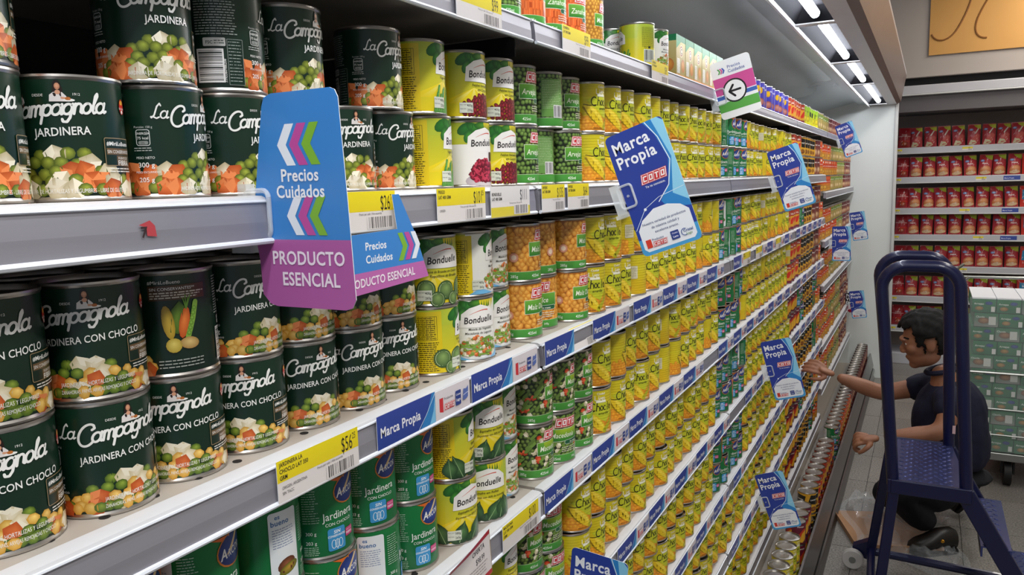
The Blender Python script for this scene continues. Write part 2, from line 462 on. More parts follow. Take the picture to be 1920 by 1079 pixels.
def label_jardinera(corn):
    a = Art(); R = random.Random(11 + corn); G = '#0d2a1f'
    a.rect(-CUT, 4, CUT, 84, '#0b241b', '#10301f')
    veg_heap(a, -70, 66, 37 if not corn else 32, R, corn)
    W = '#f1f0ea'
    energy(a, -53, 41, '67' if corn else '75')
    a.text('PESO NETO', -59, 31, 2.6, W); a.text('300 g', -58, 24.5, 5.4, W, 'l', .01); a.text('PESO ESCURRIDO', -60, 20, 2.2, W)
    a.text('205 g', -58, 13.2, 5.0, W, 'l', .01)
    x = script(a, 'La', -46, 62, 5.6, .21, W)
    script(a, 'Campagnola', x + .3, 57.5, 7.0, .25, W, .24, .07, .90)
    a.text('DESDE', -13, 72.5, 2.5, W); a.text('1912', 12, 73.2, 2.5, W)
    portrait(a, 3.5, 69.0, 1.12)
    if corn:
        a.text('JARDINERA CON CHOCLO', 5, 44.5, 7.4, W, 'c', .012, .06, .80, .06)
    else:
        a.text('JARDINERA', 4, 46, 8.0, W, 'c', .015, .05, .85, .05)
    a.frame(30, 25, 58, 45, 1.5, .5, '#9d8662', '#10261c')
    a.text('#MiráLoBueno', 44, 39.5, 4.1, W, 'c', .02, 0, .95); a.rect(31.5, 33, 57.5, 37.6, '#6d5437'); a.text('SIN CONSERVANTES', 44.4, 34, 3.3, W, 'c', 0, 0, .82)
    a.rect(40, 25, 55, 32.4, '#6d5437'); a.text('FUENTE DE', 47.5, 29.8, 2.4, W, 'c'); a.text('FIBRA', 47.5, 25.4, 5.2, W, 'c', .01)
    a.lines(33, 20, 60, 24, 2, '#e6e2d8', .8, 5)
    a.ell(52, 68, 3.6, 5.6, '#d02f24', '#c02318', 0, 16); a.ell(52, 71, 2.2, 1.7, '#e8b33e'); a.text('Sin TACC', 52, 66, 1.9, W, 'c', .01); a.ell(52, 64.3, 1.6, 1.3, '#f3e9e2')
    if corn:
        a.text('JARDINERA DE HORTALIZAS Y LEGUMBRES', 8, 13.4, 4.3, W, 'c', 0, .1, .62, .03); a.text('ZANAHORIAS, PAPAS, ARVEJAS REMOJADAS Y CHOCLO', 8, 8, 4.0, W, 'c', 0, .1, .52, .03)
    else:
        a.text('JARDINERA DE HORTALIZAS Y LEGUMBRES - LIBRE DE GLUTEN', 8, 6.2, 4.2, W, 'c', 0, .05, .62)
    # back: barcode, table, small print and the vegetable drawing
    a.barcode(-104, 8, -82, 36, 5, True, '#15221b'); a.text('7793360986208', -80.4, 8, 3, W, 'l', 0, 0, 1, pi / 2)
    a.rr(-98, 38, -80, 45, 1, '#c9cac5'); a.text('FSC', -93, 40, 3.6, '#33423a', 'c', .02); a.lines(-89, 39.5, -81, 43.5, 2, '#4c5850', .8, 9)
    a.lines(-104, 47, -70, 80, 15, '#9fa7a0', .9, 21, 0, .1)
    a.frame(-79, 6, -66, 44, .4, .3, '#a9afa8', G); a.lines(-78, 8, -67, 43, 13, '#a9afa8', .6, 22)
    def leaf(P, c, e): a.fan((sum(p[0] for p in P) / len(P), sum(p[1] for p in P) / len(P)), P, c, e)
    a.rect(66, 64, 110, 76, '#4a3018'); a.text('#MiráLoBueno', 66, 77.3, 4, W); a.text('SIN CONSERVANTES**', 67, 72, 3.4, W); a.lines(67, 65, 109, 71, 3, '#cfc6b6', 1, 31)
    leaf([(80, 38), (86, 36), (92, 58), (88, 63), (82, 56)], '#6d8f2d', '#3c5a17')
    a.ell(79, 46, 4.5, 14, '#e5c148', '#a98a24', .12, 14); a.ell(91, 45, 4, 13, '#e8823a', '#bd5017', -.2, 12)
    for k in range(4): a.stroke([(93, 56), (94 + k * 2 - 3, 65 + (k % 2) * 2)], .9, '#5d8a2c')
    a.stroke([(101, 61), (98, 48), (93, 33)], 4.2, '#7fa83e')
    for k in range(6): a.ell(99.5 - k * 1.1, 56 - k * 4, 1.9, 1.9, '#8dbb49', '#4f7a22')
    a.ell(82, 27, 6, 6, '#e2cf6a', '#b39a35', 0, 14); a.ell(94, 28, 7.5, 5, '#dfc27c', '#a98346', -.1, 14)
    a.lines(70, 8, 108, 16, 3, '#a7aca5', .9, 33)
    return a

def bond_base(a, ycol='#ecd21c', ytop='#a9bd3a'):
    a.rect(-CUT, 4, CUT, 84, ycol, ytop)
def leaves(a, cx, s=1, yy=72):
    for dx, dy, rx, ry, ro, c in ((-24, 8, 12, 7, .5, '#2f7d2c'), (-12, 9, 11, 6, -.4, '#3f8f33'), (-20, -2, 9, 6, 1.1, '#4a9a3a'), (12, 9, 12, 6, .3, '#6aa52e'), (2, 12, 14, 5, 0, '#5b9b30'), (-8, 2, 7, 5, .9, '#3b8a34')):
        a.ell(cx + dx * s, yy + dy * s - 4, rx * s, ry * s, c, '#1d5a22', ro, 12)
    for k in range(7):
        t = cx + 4 + k * 4; a.poly([(t, 84), (t + 2, 74 - (k % 3) * 2), (t + 4, 84)], '#e2cf2a')
def bond_logo(a, cx, cy=60, s=1, col='#f4f0ea'):
    a.shape([(cx - 27 * s, cy - 10 * s), (cx - 25 * s, cy + 8 * s), (cx - 14 * s, cy + 16 * s), (cx + 2 * s, cy + 20 * s), (cx + 18 * s, cy + 15 * s), (cx + 29 * s, cy + 6 * s), (cx + 30 * s, cy - 11 * s)], col)
    P = [(cx - 14 * s + t * 3.4 * s, cy + 7 * s + 5.6 * s * sin(t / 8 * pi * .62)) for t in range(9)]
    a.stroke(P, [.3 + .15 * k for k in range(9)], '#d0482a', 5)
    a.text('Bonduelle', cx, cy - 4 * s, 12.4 * s, '#26221f', 'c', .028, .18, .84, .05)
def grams(a, x, y, g1, g2):
    a.rect(x - 9, y, x + 9, y + 13, '#d9dccb'); a.text('PESO NETO', x - 8.4, y + 9.6, 1.9, '#222'); a.text(g1 + 'g', x + 8, y + 8, 4.3, '#1c1c1c', 'r', .01, 0, .85)
    a.text('PESO ESC.', x - 8.4, y + 4.4, 1.9, '#222'); a.text(g2 + 'g', x + 8, y + 2, 4.3, '#1c1c1c', 'r', .01, 0, .85)
def bond_back(a, bc=-95, yel='#e8cb14'):
    a.rect(-88, 4, -44, 82, yel, '#dcc420'); a.frame(-84, 46, -50, 76, .3, .5, '#3f3a10', '#e2c81d')
    for k in range(6): a.stroke([(-78 + k * 5, 46.5), (-78 + k * 5, 75.5)], .45, '#4b4510', 4)
    a.lines(-83, 47, -51, 75, 11, '#3b350c', .9, 2); a.lines(-86, 6, -47, 44, 15, '#3b350c', 1.0, 3)
    a.barcode(74, 8, 104, 34, 12, False, '#1d1d1b', '#d8dccb', '8083663500305'); a.lines(70, 38, 112, 78, 17, '#4b5216', .8, 8)
    a.stroke(arcp(78, 37.4, 2, 2, 60, 380, 8), .7, '#22281a', 5); a.rr(84, 35.6, 90, 40, .8, '#22281a')
def label_bond(kind):
    a = Art(); R = random.Random(len(kind) * 7)
    if kind == 'mix':
        a.rect(-CUT, 4, CUT, 84, '#f0eee8', '#f0efe4'); a.rect(-CUT, 4, -52, 84, '#d6c92e', '#c3c23a')
    else:
        bond_base(a)
        for k in range(8): a.fan((-10, 40), [(-60 + k * 14, 20), (-46 + k * 14, 20)], '#f6e87a' if k % 2 else '#f0d820', '#ead01e', False)
        a.shape([(-60, 66), (60, 56), (60, 84), (-60, 84)], '#b7c43a')
    leaves(a, 0); bond_back(a)
    bond_logo(a, 4, 58)
    K = '#34301f'
    if kind == 'beans':
        a.text('Vagens Multi/Inteiras', 4, 43, 4.6, K, 'c', .01, .2); a.text('Chauchas', 6, 37.5, 4.6, K, 'c', .01, .2)
        for k in range(26):
            x = -26 + k * 2.7; h = 22 + 8 * sin(k * 1.7); a.stroke([(x, 4), (x + 2, h * .6), (x + 6, h + 4)], 3.6, jit('#4d8a3c', R, .15)); a.stroke([(x + .8, 5), (x + 2.8, h * .6), (x + 6.6, h + 3)], 1.1, jit('#7fb45c', R, .1))
        grams(a, -18, 8, '400', '220')
    elif kind == 'kidney':
        a.text('Feijões Vermelhos', 4, 42, 4.6, K, 'c', .01, .2); a.text('em Conserva', 8, 36.5, 4.6, K, 'c', .01, .2)
        def f(x, y):
            if y < 26 + 7 * sin((x + 12) / 14): a.ell(x, max(7, y), 4.2, 2.9, jit('#a33038', R, .15), jit('#4a0b12', R, .1), R.uniform(0, 3), 10)
        field(a, -26, 46, 5, 34, 5.6, R, f, .7)
        grams(a, -22, 8, '400', '250')
    elif kind == 'beet':
        a.rect(-50, 4, 56, 56, '#efe9e2', '#f3efe9'); bond_logo(a, 4, 58)
        a.ell(6, 8, 32, 11, '#e8e2df', '#b9aab0', 0, 20)
        def f(x, y):
            if (x - 6) ** 2 / 700 + (y - 16) ** 2 / 380 < 1: cube(a, x, max(7, y), 4.6, R, ('#a5263f', '#4e0718', '#c03b52'))
        field(a, -26, 40, 6, 38, 5.4, R, f, .75)
        for k in range(6): a.ell(22 + R.uniform(-5, 5), 15 + R.uniform(-4, 5), 2, 2, '#7fae3c', '#3f6a1a')
        a.rect(14, 34, 34, 46, '#3c1218')
    elif kind == 'brussels':
        a.text('Couve de Bruxelas em Conserva', 4, 42, 4.2, K, 'c', .01, .2, .85); a.text('Repollitos de Bruselas', 6, 36.5, 4.6, K, 'c', .01, .2)
        for x, y, r in ((-44, 22, 12), (-20, 22, 12), (6, 20, 12), (32, 22, 12), (-32, 10, 9), (-6, 9, 10), (18, 9, 9), (44, 10, 10)):
            a.ell(x, y, r, r, '#8fae63', '#2f4f2a', 0, 18); a.stroke(arcp(x - r * .2, y, r * .6, r * .75, 80, 280, 8), .6, '#c7d7a2'); a.stroke(arcp(x + r * .3, y, r * .5, r * .7, -90, 90, 8), .5, '#b4c98b')
        grams(a, -22, 8, '400', '265')
    elif kind == 'spinach':
        a.text('Espinafre em Folhas', 2, 42, 4.6, K, 'c', .01, .2); a.text('Espinacas con 30% de humedad', 6, 36, 4.0, K, 'c', .01, .2)
        for k in range(9): a.ell(-46 + k * 12, 9, 10, 6, jit('#3f6a3a', R, .1), '#203a24', R.uniform(-.6, .6), 12)
        for x, y, L_, ro in ((-34, 4, 34, .42), (-16, 4, 30, -.30), (4, 4, 36, -.62), (22, 4, 34, -.28), (40, 4, 34, .3), (-50, 4, 28, .1)):
            ax, ay = sin(-ro), cos(ro); nx_, ny_ = ay, -ax; W2 = (1.5, 6, 9.5, 10.5, 9, 6, 2, 0)
            Lp = [(x + ax * L_ * t / 7 - nx_ * W2[t], y + ay * L_ * t / 7 - ny_ * W2[t]) for t in range(8)]; Rp = [(x + ax * L_ * t / 7 + nx_ * W2[t], y + ay * L_ * t / 7 + ny_ * W2[t]) for t in range(6, -1, -1)]
            PP = [(p[0], max(4.2, p[1])) for p in Lp + Rp]; a.fan((x + ax * L_ * .5 + 2, max(6, y + ay * L_ * .5)), PP, jit('#557f4a', R, .08), '#264429')
            a.stroke([(x, max(4.5, y)), (x + ax * L_ * .9, y + ay * L_ * .9)], [1.1, .4], '#8fae78')
        grams(a, -22, 8, '380', '265')
    elif kind == 'mix':
        a.text('Mezcla de Vegetales', 6, 44, 4.4, K, 'c', .01, .2); a.text('Macedonia de Legumes', 4, 38.5, 4.4, K, 'c', .01, .2)
        a.shape([(-30, 22), (-24, 12), (-10, 6), (10, 6), (30, 11), (38, 22), (38, 18), (30, 7), (10, 3.9), (-12, 3.9), (-30, 10)], '#c9cdd0')
        a.shape([(-50, 3.9), (-34, 12), (-10, 4)], '#6fb3dc'); a.shape([(56, 3.9), (40, 14), (20, 4)], '#6fb3dc')
        def f(x, y):
            if (x - 4) ** 2 / 900 + (y - 20) ** 2 / 230 < 1:
                r = R.random()
                if r < .4: a.stroke([(x - 4, y), (x + 4, y + R.uniform(-2, 3))], 2.6, jit('#7fa044', R, .15))
                elif r < .62: pea(a, x, y, 2.5, R)
                elif r < .8: cube(a, x, y, 3.4, R, CARROT)
                else: cube(a, x, y, 3.4, R, POTATO)
        field(a, -28, 38, 7, 36, 4.6, R, f, .8)
        grams(a, -36, 10, '400', '265')
    return a

def box_logo(a, x, y, s=1, txt='COTO'):
    """slanted red block logo with white letters"""
    sh = .2; W = 40 * s; H = 13 * s
    def P(x0, y0, x1, y1): return [(x + x0 + sh * y0, y + y0), (x + x1 + sh * y0, y + y0), (x + x1 + sh * y1, y + y1), (x + x0 + sh * y1, y + y1)]
    a.poly(P(-1.6 * s, -1.6 * s, W + 1.6 * s, H + 1.6 * s), '#c0303a'); a.poly(P(-.8 * s, -.8 * s, W + .8 * s, H + .8 * s), '#f4efee')
    for k, ch in enumerate(txt):
        a.poly(P(k * W / 4 + .5 * s, 0, (k + 1) * W / 4 - .5 * s, H), '#cc2f36')
        cx0, cx1 = k * W / 4 + 1.9 * s, (k + 1) * W / 4 - 1.9 * s; b0, b1 = H * .16, H * .84; t = 1.9 * s
        bars = {'C': [(cx0, b0, cx0 + t, b1), (cx0, b0, cx1, b0 + t), (cx0, b1 - t, cx1, b1)], 'O': [(cx0, b0, cx0 + t, b1), (cx1 - t, b0, cx1, b1), (cx0, b0, cx1, b0 + t), (cx0, b1 - t, cx1, b1)],
                'T': [((cx0 + cx1 - t) / 2, b0, (cx0 + cx1 + t) / 2, b1), (cx0, b1 - t, cx1, b1)]}[ch]
        for q in bars: a.poly(P(*q), '#f7f2f0')
def tooth(a, x, y, r, R):
    t = R.uniform(0, 6.3); P = []
    for k in range(7):
        u = 2 * pi * k / 7; rr = r * (1.12 if k in (0, 3) else .86) * R.uniform(.92, 1.06); P.append((x + rr * cos(u + t), y + rr * .92 * sin(u + t)))
    a.fan((x + .2 * r * cos(t), y + .25 * r), P, jit('#f7c05a', R, .06), jit('#cf7f22', R, .08))
def label_block(kind):
    a = Art(); R = random.Random(len(kind) * 3 + 5)
    base = {'peas': '#1b2412', 'corn': '#a3601a', 'medley': '#22301a', 'carrot': '#b9471a', 'chick': '#a9701c'}[kind]
    a.rect(-CUT, 4, CUT, 84, base)
    if kind == 'peas': field(a, -CUT + 3, CUT - 2, 6, 82, 7.4, R, lambda x, y: pea(a, x, min(80.5, max(7, y)), 3.8, R, ('#93b45a', '#3c5a20')), .95)
    elif kind == 'corn': field(a, -CUT + 4, CUT - 3, 8, 82, 9.4, R, lambda x, y: tooth(a, x, min(78, max(9, y)), 6.0, R), .72)
    elif kind == 'chick': field(a, -CUT + 3, CUT - 2, 6, 82, 7.0, R, lambda x, y: a.ell(x, min(80, max(8, y)), 4, 4, jit('#f0bd52', R), jit('#a9661c', R), 0, 9, (.2, .3)), .9)
    elif kind == 'carrot':
        def f(x, y): a.rr(x - 3.6, min(72, max(5, y - 6)), x + 3.6, min(82, y + 8), 2.5, jit('#e0682c', R, .12)); a.stroke([(x - 1.5, y - 4), (x - 1.2, min(81, y + 6))], 1.1, '#f0894a')
        field(a, -CUT + 4, CUT - 3, 14, 78, 8, R, f, 1.5)
    else:
        def f(x, y):
            y = min(80, max(8, y)); r = R.random()
            if r < .5: pea(a, x, y, 3.6, R, ('#8aa24f', '#3b4f1d'))
            elif r < .75: a.stroke([(x - 4, y - 3), (x + 4, min(81, y + 4))], 5.0, jit('#6f8f3e', R, .12))
            elif r < .88: cube(a, x, y, 5.4, R, ('#e2552f', '#b0341a', '#ea6a42'))
            else: cube(a, x, y, 5, R, POTATO)
        field(a, -CUT + 3, CUT - 2, 6, 82, 7.6, R, f, .85)
    a.rect(-CUT, 4, CUT, 16, '#3f8a34', '#4f9c3e'); a.stroke([(-CUT, 16.2), (CUT, 16.2)], .5, '#d3e2bd', 4)
    a.text('425ml', -12, 7.4, 6.2, '#eef3e6', 'l', .01); a.text('340g', 26, 8.4, 4.6, '#eef3e6', 'l', 0); a.text('285g', -46, 7.4, 6, '#eef3e6')
    g0, g1 = ('#2f7d2b', '#6fae3c')
    a.L += 1; a.rect(-16, 39, 52, 60, g0, g1); a.stroke([(-16, 39), (-16, 60), (52, 60), (52, 39), (-16, 39)], .6, '#e9efd9', 4)
    if kind == 'medley': a.rect(-4, 46, 48, 59, '#5a9a33', '#a8c22e')
    nm = {'peas': 'Arvejas', 'corn': 'Maíz Dulce', 'medley': 'Macedonia', 'carrot': 'Zanahorias', 'chick': 'Maíz'}[kind]
    a.text(nm, -12, 45, 12.0, '#eef0dc', 'l', .006, .22, .85)
    a.rr(12, 33, 50, 40, 3, '#1d5a3a'); a.stroke(rrpts(12, 33, 50, 40, 3) + [(50, 37)], .5, '#dfe8d6', 4); a.text('En granos', 31, 34.8, 4, '#eef0dc', 'c', .02)
    box_logo(a, -4, 64, 1)
    a.rect(-104, 18, -64, 76, '#6a9a49'); a.lines(-102, 30, -66, 74, 17, '#c4d3a9', .7, 5); a.barcode(-84, 16.5, -64, 36, 9, False)
    a.lines(6, 20, 48, 30, 3, '#d8d3bf', 1.3, 4)
    if kind == 'corn': a.ell(-40, 38, 7, 7, '#e9b9a0', '#d58d70', 0, 16); a.ell(-40, 38, 4, 4, '#f1d7bf')
    return a

def label_yellow(near=True):
    a = Art(.02); R = random.Random(5)
    a.rect(-CUT, 4, CUT, 84, '#d6b016', '#cfc020'); a.rect(-CUT, 34, CUT, 62, '#dac01a', '#d4c622')
    d = 8.4 if near else 12
    a.rect(-80, 4, 64, 29, '#dc8f18', '#dba41c')
    field(a, -78, 62, 5, 33, d, R, lambda x, y: kern(a, x, max(9, y), d * .64, R, ('#f6b632', '#d98420')) if y < 30 + 3 * sin(x / 9) else None, .8)
    # pale green panel, ear of corn and its husk
    a.shape([(-22, 56), (2, 66), (24, 60), (32, 40), (20, 24), (-4, 36)], '#c3c62a')
    P = [(-25 + 5.2 * t, 47 - 5.0 * t + 2.2 * sin(pi * t / 8)) for t in range(9)]
    a.stroke([(p[0] - 3.4, p[1] - 2.6) for p in P[:7]], [2, 6, 10, 13, 14, 12, 8], '#9a7d12', 8)
    a.stroke(P, [3, 9, 14, 17, 18.5, 18, 16, 12, 6], '#e6c424', 10)
    a.stroke([(p[0] + 2.4, p[1] + 2.8) for p in P[1:-1]], [3, 5, 6.5, 7, 6.5, 5, 3], '#f1d646', 7)
    a.stroke([(-27, 49), (-16, 46.5), (-2, 48.5)], [1.6, 2, 1], '#6f6210', 5)
    a.stroke([(16, 9), (30, 24), (38, 42)], [10, 7, 2], '#b5ae20', 6)
    K = '#24240e'; x, y = -12, 49
    a.stroke(arcp(x + 5, y + 4.5, 6, 7.5, 50, 300, 10), 1.9, K, 5)
    a.stroke([(x + 13.5, y + 14), (x + 11.5, y - 2)], 1.8, K, 5); a.stroke(arcp(x + 14.8, y + 2.5, 2.8, 4.4, 160, 0, 5) + [(x + 17.8, y - 2)], 1.7, K, 5)
    for k, ch in enumerate('oclo'):
        xx = x + 22 + k * 6.6
        if ch == 'l': a.stroke([(xx + 1.5, y + 12), (xx, y - 2)], 1.7, K, 5)
        elif ch == 'c': a.stroke(arcp(xx, y + 2.5, 2.8, 4, 50, 310, 7), 1.7, K, 5)
        else: a.stroke(arcp(xx, y + 2.5, 2.7, 4, 0, 360, 9), 1.7, K, 5)
    a.text('amarillo', 14, 39.5, 6.6, '#3d470f', 'c', .02, .2)
    a.lines(2, 61.5, 18, 64.5, 2, '#5d5f14', .5, 8)
    W = '#f2efd6'
    a.text('Ciudad', 9, 76.8, 6, W, 'c', .03, 0, .9); a.text('Lago', 10.5, 68.4, 8.4, W, 'c', .03, 0, .85); a.stroke([(-3, 75), (-3, 66.8), (7, 66.8)], 1.4, W, 4)
    a.shape([(-1, 62), (-1, 66), (10, 66), (18, 67.4), (20, 62)], W)
    a.lines(-74, 36, -46, 80, 16, '#b5a01a', .7, 4); a.barcode(-70, 10, -54, 38, 6, False, '#5b5343', '#d9d3c4')
    a.rr(56, 36, 82, 62, 1, '#d8d2b4'); a.lines(58, 38, 80, 60, 9, '#8c8456', .8, 5); a.text('350g', 24, 6, 5, '#efe2b0', 'c', .02); a.lines(-10, 6, 14, 10, 1, '#a5681a', 2, 6)
    return a

def label_arcor(panel=False):
    a = Art(); R = random.Random(3); W = '#eef3ea'
    a.rect(-CUT, 4, CUT, 84, '#15693a', '#187a3e')
    # terracotta pot with vegetables on the right, orange swoosh
    a.shape([(30, 4), (36, 22), (30, 40), (33, 62), (26, 80), (34, 84), (62, 84), (70, 40), (62, 4)], '#d8642a')
    a.shape([(39, 4), (44, 24), (38, 44), (40, 60), (48, 70), (62, 60), (66, 20), (60, 4)], '#c79266')
    for k in range(26):
        x, y = R.uniform(40, 60), R.uniform(30, 64); R.choice((lambda: pea(a, x, y, 3, R), lambda: kern(a, x, y, 3.2, R), lambda: cube(a, x, y, 3.8, R, CARROT), lambda: cube(a, x, y, 3.8, R, POTATO)))()
    a.rr(38, 10, 60, 30, 4, '#b5713f')
    a.shape([(-14, 84), (2, 78), (6, 84)], '#df6a2a')
    a.ell(9, 70, 19, 15.4, '#e0a45a', '#c9762c', .25, 20); a.ell(9.3, 70.2, 17.8, 14.2, '#3a56a8', '#21316f', .25, 20, (0, 0))
    a.shape([(0, 66), (16, 83), (20, 82), (5, 67)], '#eccf9a')
    a.text('A', -6, 63, 13, '#f6f4f0', 'l', .04, .25, .8, .1); a.text('RCOR', 2.2, 64, 9, '#f6f4f0', 'l', .04, .25, .72, .1)
    a.text('Jardinera', -22, 41.5, 11.6, W, 'l', .006, 0, .86, .02); a.text('CON CHOCLO', -20, 35, 4.6, W, 'l', .004)
    a.rr(-18, 8, 2, 32, 2.6, '#3f93c9'); a.text('SIN', -8, 26, 5, '#f2f7fb', 'c', .03, .15); a.text('CONSERVANTES', -8, 22.4, 3.2, '#f2f7fb', 'c', .02, .1, .82)
    for dx in (-4, 0, 4): a.stroke(arcp(-8 + dx, 15, 2.4, 4.6, 0, 360, 12), .6, '#eaf3f8', 5)
    a.stroke([(-8, 9), (-8, 19)], .5, '#eaf3f8', 4)
    a.rr(3, 18, 14, 27, 1, '#cf3f7e'); a.text('FIBRA', 8.5, 20, 3.6, '#fbe6f0', 'c', .03); a.text('FUENTE DE', 8.5, 24, 1.8, '#fbe6f0', 'c')
    a.lines(-42, 40, -25, 76, 14, '#a9c9ad', .9, 5, 0, .3); a.text('300 g', -40, 28, 5, W); a.text('203 g', -40, 18, 5, W); a.lines(-42, 6, -26, 16, 5, '#a9c9ad', .8, 6)
    a.rr(-76, 6, -46, 80, 3, '#e9eef0'); a.text('es', -70, 73, 6, '#3a6fa8', 'l', .03); a.text('bueno', -74, 67, 7, '#3a6fa8', 'l', .04)
    a.lines(-73, 44, -50, 64, 8, '#8f9bb8', .9, 7); a.ell(-60, 26, 10, 7, '#9a5c3a', '#5a2f1c', .3, 14); a.ell(-58, 22, 11, 5, '#c79a3a', '#5d6a1f', .3, 14)
    a.barcode(76, 10, 90, 60, 8, True); a.lines(92, 10, 112, 76, 22, '#a9c9ad', .8, 9)
    if panel: a.ell(-104, 60, 5, 7, '#d02f24', '#c02318', 0, 14)
    return a

def label_far(kind):
    a = Art(.02); R = random.Random(hash(kind) % 97 if False else len(kind) * 5)
    if kind == 'maroon':
        a.rect(-CUT, 4, CUT, 84, '#5e1a2c', '#6d2135')
        for c in (-57, 57, 0):
            a.shape([(c - 24, 10), (c - 10, 40), (c + 8, 60), (c + 22, 66), (c + 24, 40), (c + 10, 14)], '#c2391f'); a.shape([(c - 6, 14), (c + 6, 46), (c + 24, 60), (c + 24, 22), (c + 8, 10)], '#e2a92e')
            a.text('Poroto', c, 70, 9, '#efe4da', 'c', .03, .2); a.ell(c - 12, 20, 7, 5, '#e6c9a0', '#a35a2a')
        a.rect(96, 10, 112, 74, '#e0c24a')
    elif kind == 'red':
        a.rect(-CUT, 4, CUT, 84, '#d89a2c', '#e0a838'); a.rect(-CUT, 60, CUT, 84, '#b03a22'); a.rect(-CUT, 4, CUT, 14, '#7a2440')
        for c in (-60, 0, 60): a.shape([(c - 22, 24), (c, 52), (c + 26, 56), (c + 4, 26)], '#cf2f20'); a.text('Salsa', c, 66, 11, '#f1e6dc', 'c', .04, .2)
    elif kind == 'black':
        a.rect(-CUT, 4, CUT, 84, '#d9a02a', '#cf9a2c')
        for c in (-60, 0, 60): a.shape([(c - 26, 44), (c - 14, 80), (c + 26, 74), (c + 18, 36)], '#1b1a18'); a.text('Lentejas', c, 56, 9, '#efe9df', 'c', .04, .2); a.ell(c, 20, 16, 10, '#a9682c', '#5d3316')
    elif kind == 'orange':
        a.rect(-CUT, 4, CUT, 84, '#c9902f', '#d2501f'); a.rect(-CUT, 46, CUT, 66, '#c4361f')
        for c in (-60, 0, 60): a.text('Garbanzos', c, 52, 9, '#f4e3d2', 'c', .04); a.ell(c, 24, 22, 12, '#e2b84f', '#a8681e'); a.rect(c - 6, 70, c + 6, 80, '#e9e4da')
    elif kind == 'tan':
        a.rect(-CUT, 4, CUT, 84, '#9a8a44', '#b59a5a'); a.rect(-CUT, 58, CUT, 80, '#6f8a3a')
        for c in (-60, 0, 60): a.text('Arroz', c, 62, 12, '#f0e8d4', 'c', .04); a.ell(c, 28, 20, 14, '#e2cfa0', '#a8854e')
    elif kind == 'brown':
        a.rect(-CUT, 4, CUT, 84, '#8a4a3a', '#5a1c24')
        for c in (-60, 0, 60): a.ell(c, 26, 22, 16, '#e0bd94', '#8f5a3c'); a.text('Champi', c, 60, 10, '#efe4dc', 'c', .04, .2)
    elif kind == 'purple':
        a.rect(-CUT, 4, CUT, 84, '#40389a', '#4a46b0')
        for c in (-60, 0, 60): a.ell(c, 60, 11, 11, '#f0c31e', '#d8a010'); a.ell(c, 22, 20, 13, '#d8967c', '#8f3f3a'); a.text('Atún', c + 16, 66, 9, '#efeaf6', 'c', .04)
    elif kind == 'lime':
        a.rect(-CUT, 4, CUT, 84, '#e0d426', '#8fbf2e')
        for c in (-60, 0, 60): a.ell(c, 30, 16, 14, '#f0df3a', '#b59a1c'); a.rect(c + 14, 44, c + 40, 66, '#23301f'); a.text('Ananá', c - 8, 60, 9, '#2f5a1f', 'c', .04)
    return a

WR = 36.1
LAB = {
 'jard': label_jardinera(False).mesh('paper_label', WR), 'jardc': label_jardinera(True).mesh('paper_label', WR),
 'yellow': label_yellow(True).mesh('paper_label', WR, M['print_bead']), 'yellow_far': label_yellow(False).mesh('paper_label', WR, M['print_bead']),
 'arcor': label_arcor().mesh('paper_label', WR),
}
for k in ('beans', 'kidney', 'beet', 'brussels', 'spinach', 'mix'): LAB['b_' + k] = label_bond(k).mesh('paper_label', WR)
for k in ('peas', 'corn', 'medley', 'carrot', 'chick'): LAB['c_' + k] = label_block(k).mesh('paper_label', WR)
for k in ('maroon', 'red', 'black', 'orange', 'tan', 'brown', 'purple', 'lime'): LAB['f_' + k] = label_far(k).mesh('paper_label', WR, M['print_bead'])

KINDS = {  # code: (object name, label words, lid material)
 'jard': ('vegetable_can', 'dark green diced vegetable can'), 'jardc': ('vegetable_corn_can', 'dark green vegetable and corn can'),
 'yellow': ('corn_can', 'yellow creamed corn can'), 'arcor': ('green_can', 'bright green mixed vegetable can'),
 'b_beans': ('bean_can', 'yellow-green string bean can'), 'b_kidney': ('kidney_bean_can', 'yellow red-kidney-bean can'), 'b_beet': ('beet_can', 'white diced beet can'),
 'b_brussels': ('sprout_can', 'yellow brussels sprout can'), 'b_spinach': ('spinach_can', 'yellow spinach can'), 'b_mix': ('mixed_vegetable_can', 'white mixed vegetable can'),
 'c_peas': ('pea_can', 'green pea can'), 'c_corn': ('sweetcorn_can', 'orange sweetcorn can'), 'c_medley': ('medley_can', 'dark green vegetable medley can'),
 'c_carrot': ('carrot_can', 'orange carrot can'), 'c_chick': ('golden_corn_can', 'golden corn can'),
 'f_maroon': ('maroon_can', 'maroon can with red and yellow print'), 'f_red': ('red_band_can', 'orange can with red band'), 'f_black': ('black_label_can', 'yellow can with black label'),
 'f_orange': ('orange_can', 'orange-red chickpea can'), 'f_tan': ('olive_can', 'olive and tan can'), 'f_brown': ('mushroom_can', 'dark brown mushroom can'),
 'f_purple': ('purple_can', 'purple can with yellow dot'), 'f_lime': ('lime_can', 'lime yellow can'),
}
H = .088
def can_body():
    b = MB()
    b.lathe([(.0, .0022), (.0348, .0022), (.0355, 0), (.0367, .0006), (.0370, .002), (.0362, .0036), (.0358, .0044), (.0358, .0836), (.0362, .0844), (.0370, .086), (.0367, .0876), (.0355, .088), (.0348, .0862), (.0345, .0838)], 32)
    return b.mesh('body', M['tin'])
def can_lid(mt):
    b = MB(); b.lathe([(.0345, .0838), (.0325, .0832), (.031, .0842), (.0285, .0838), (.0255, .0845), (.02, .084), (.0, .084)], 28)
    return b.mesh('lid', mt, True, 60)
BODY = can_body(); LID = can_lid(M['lid_dark']); LIDB = can_lid(M['lid'])
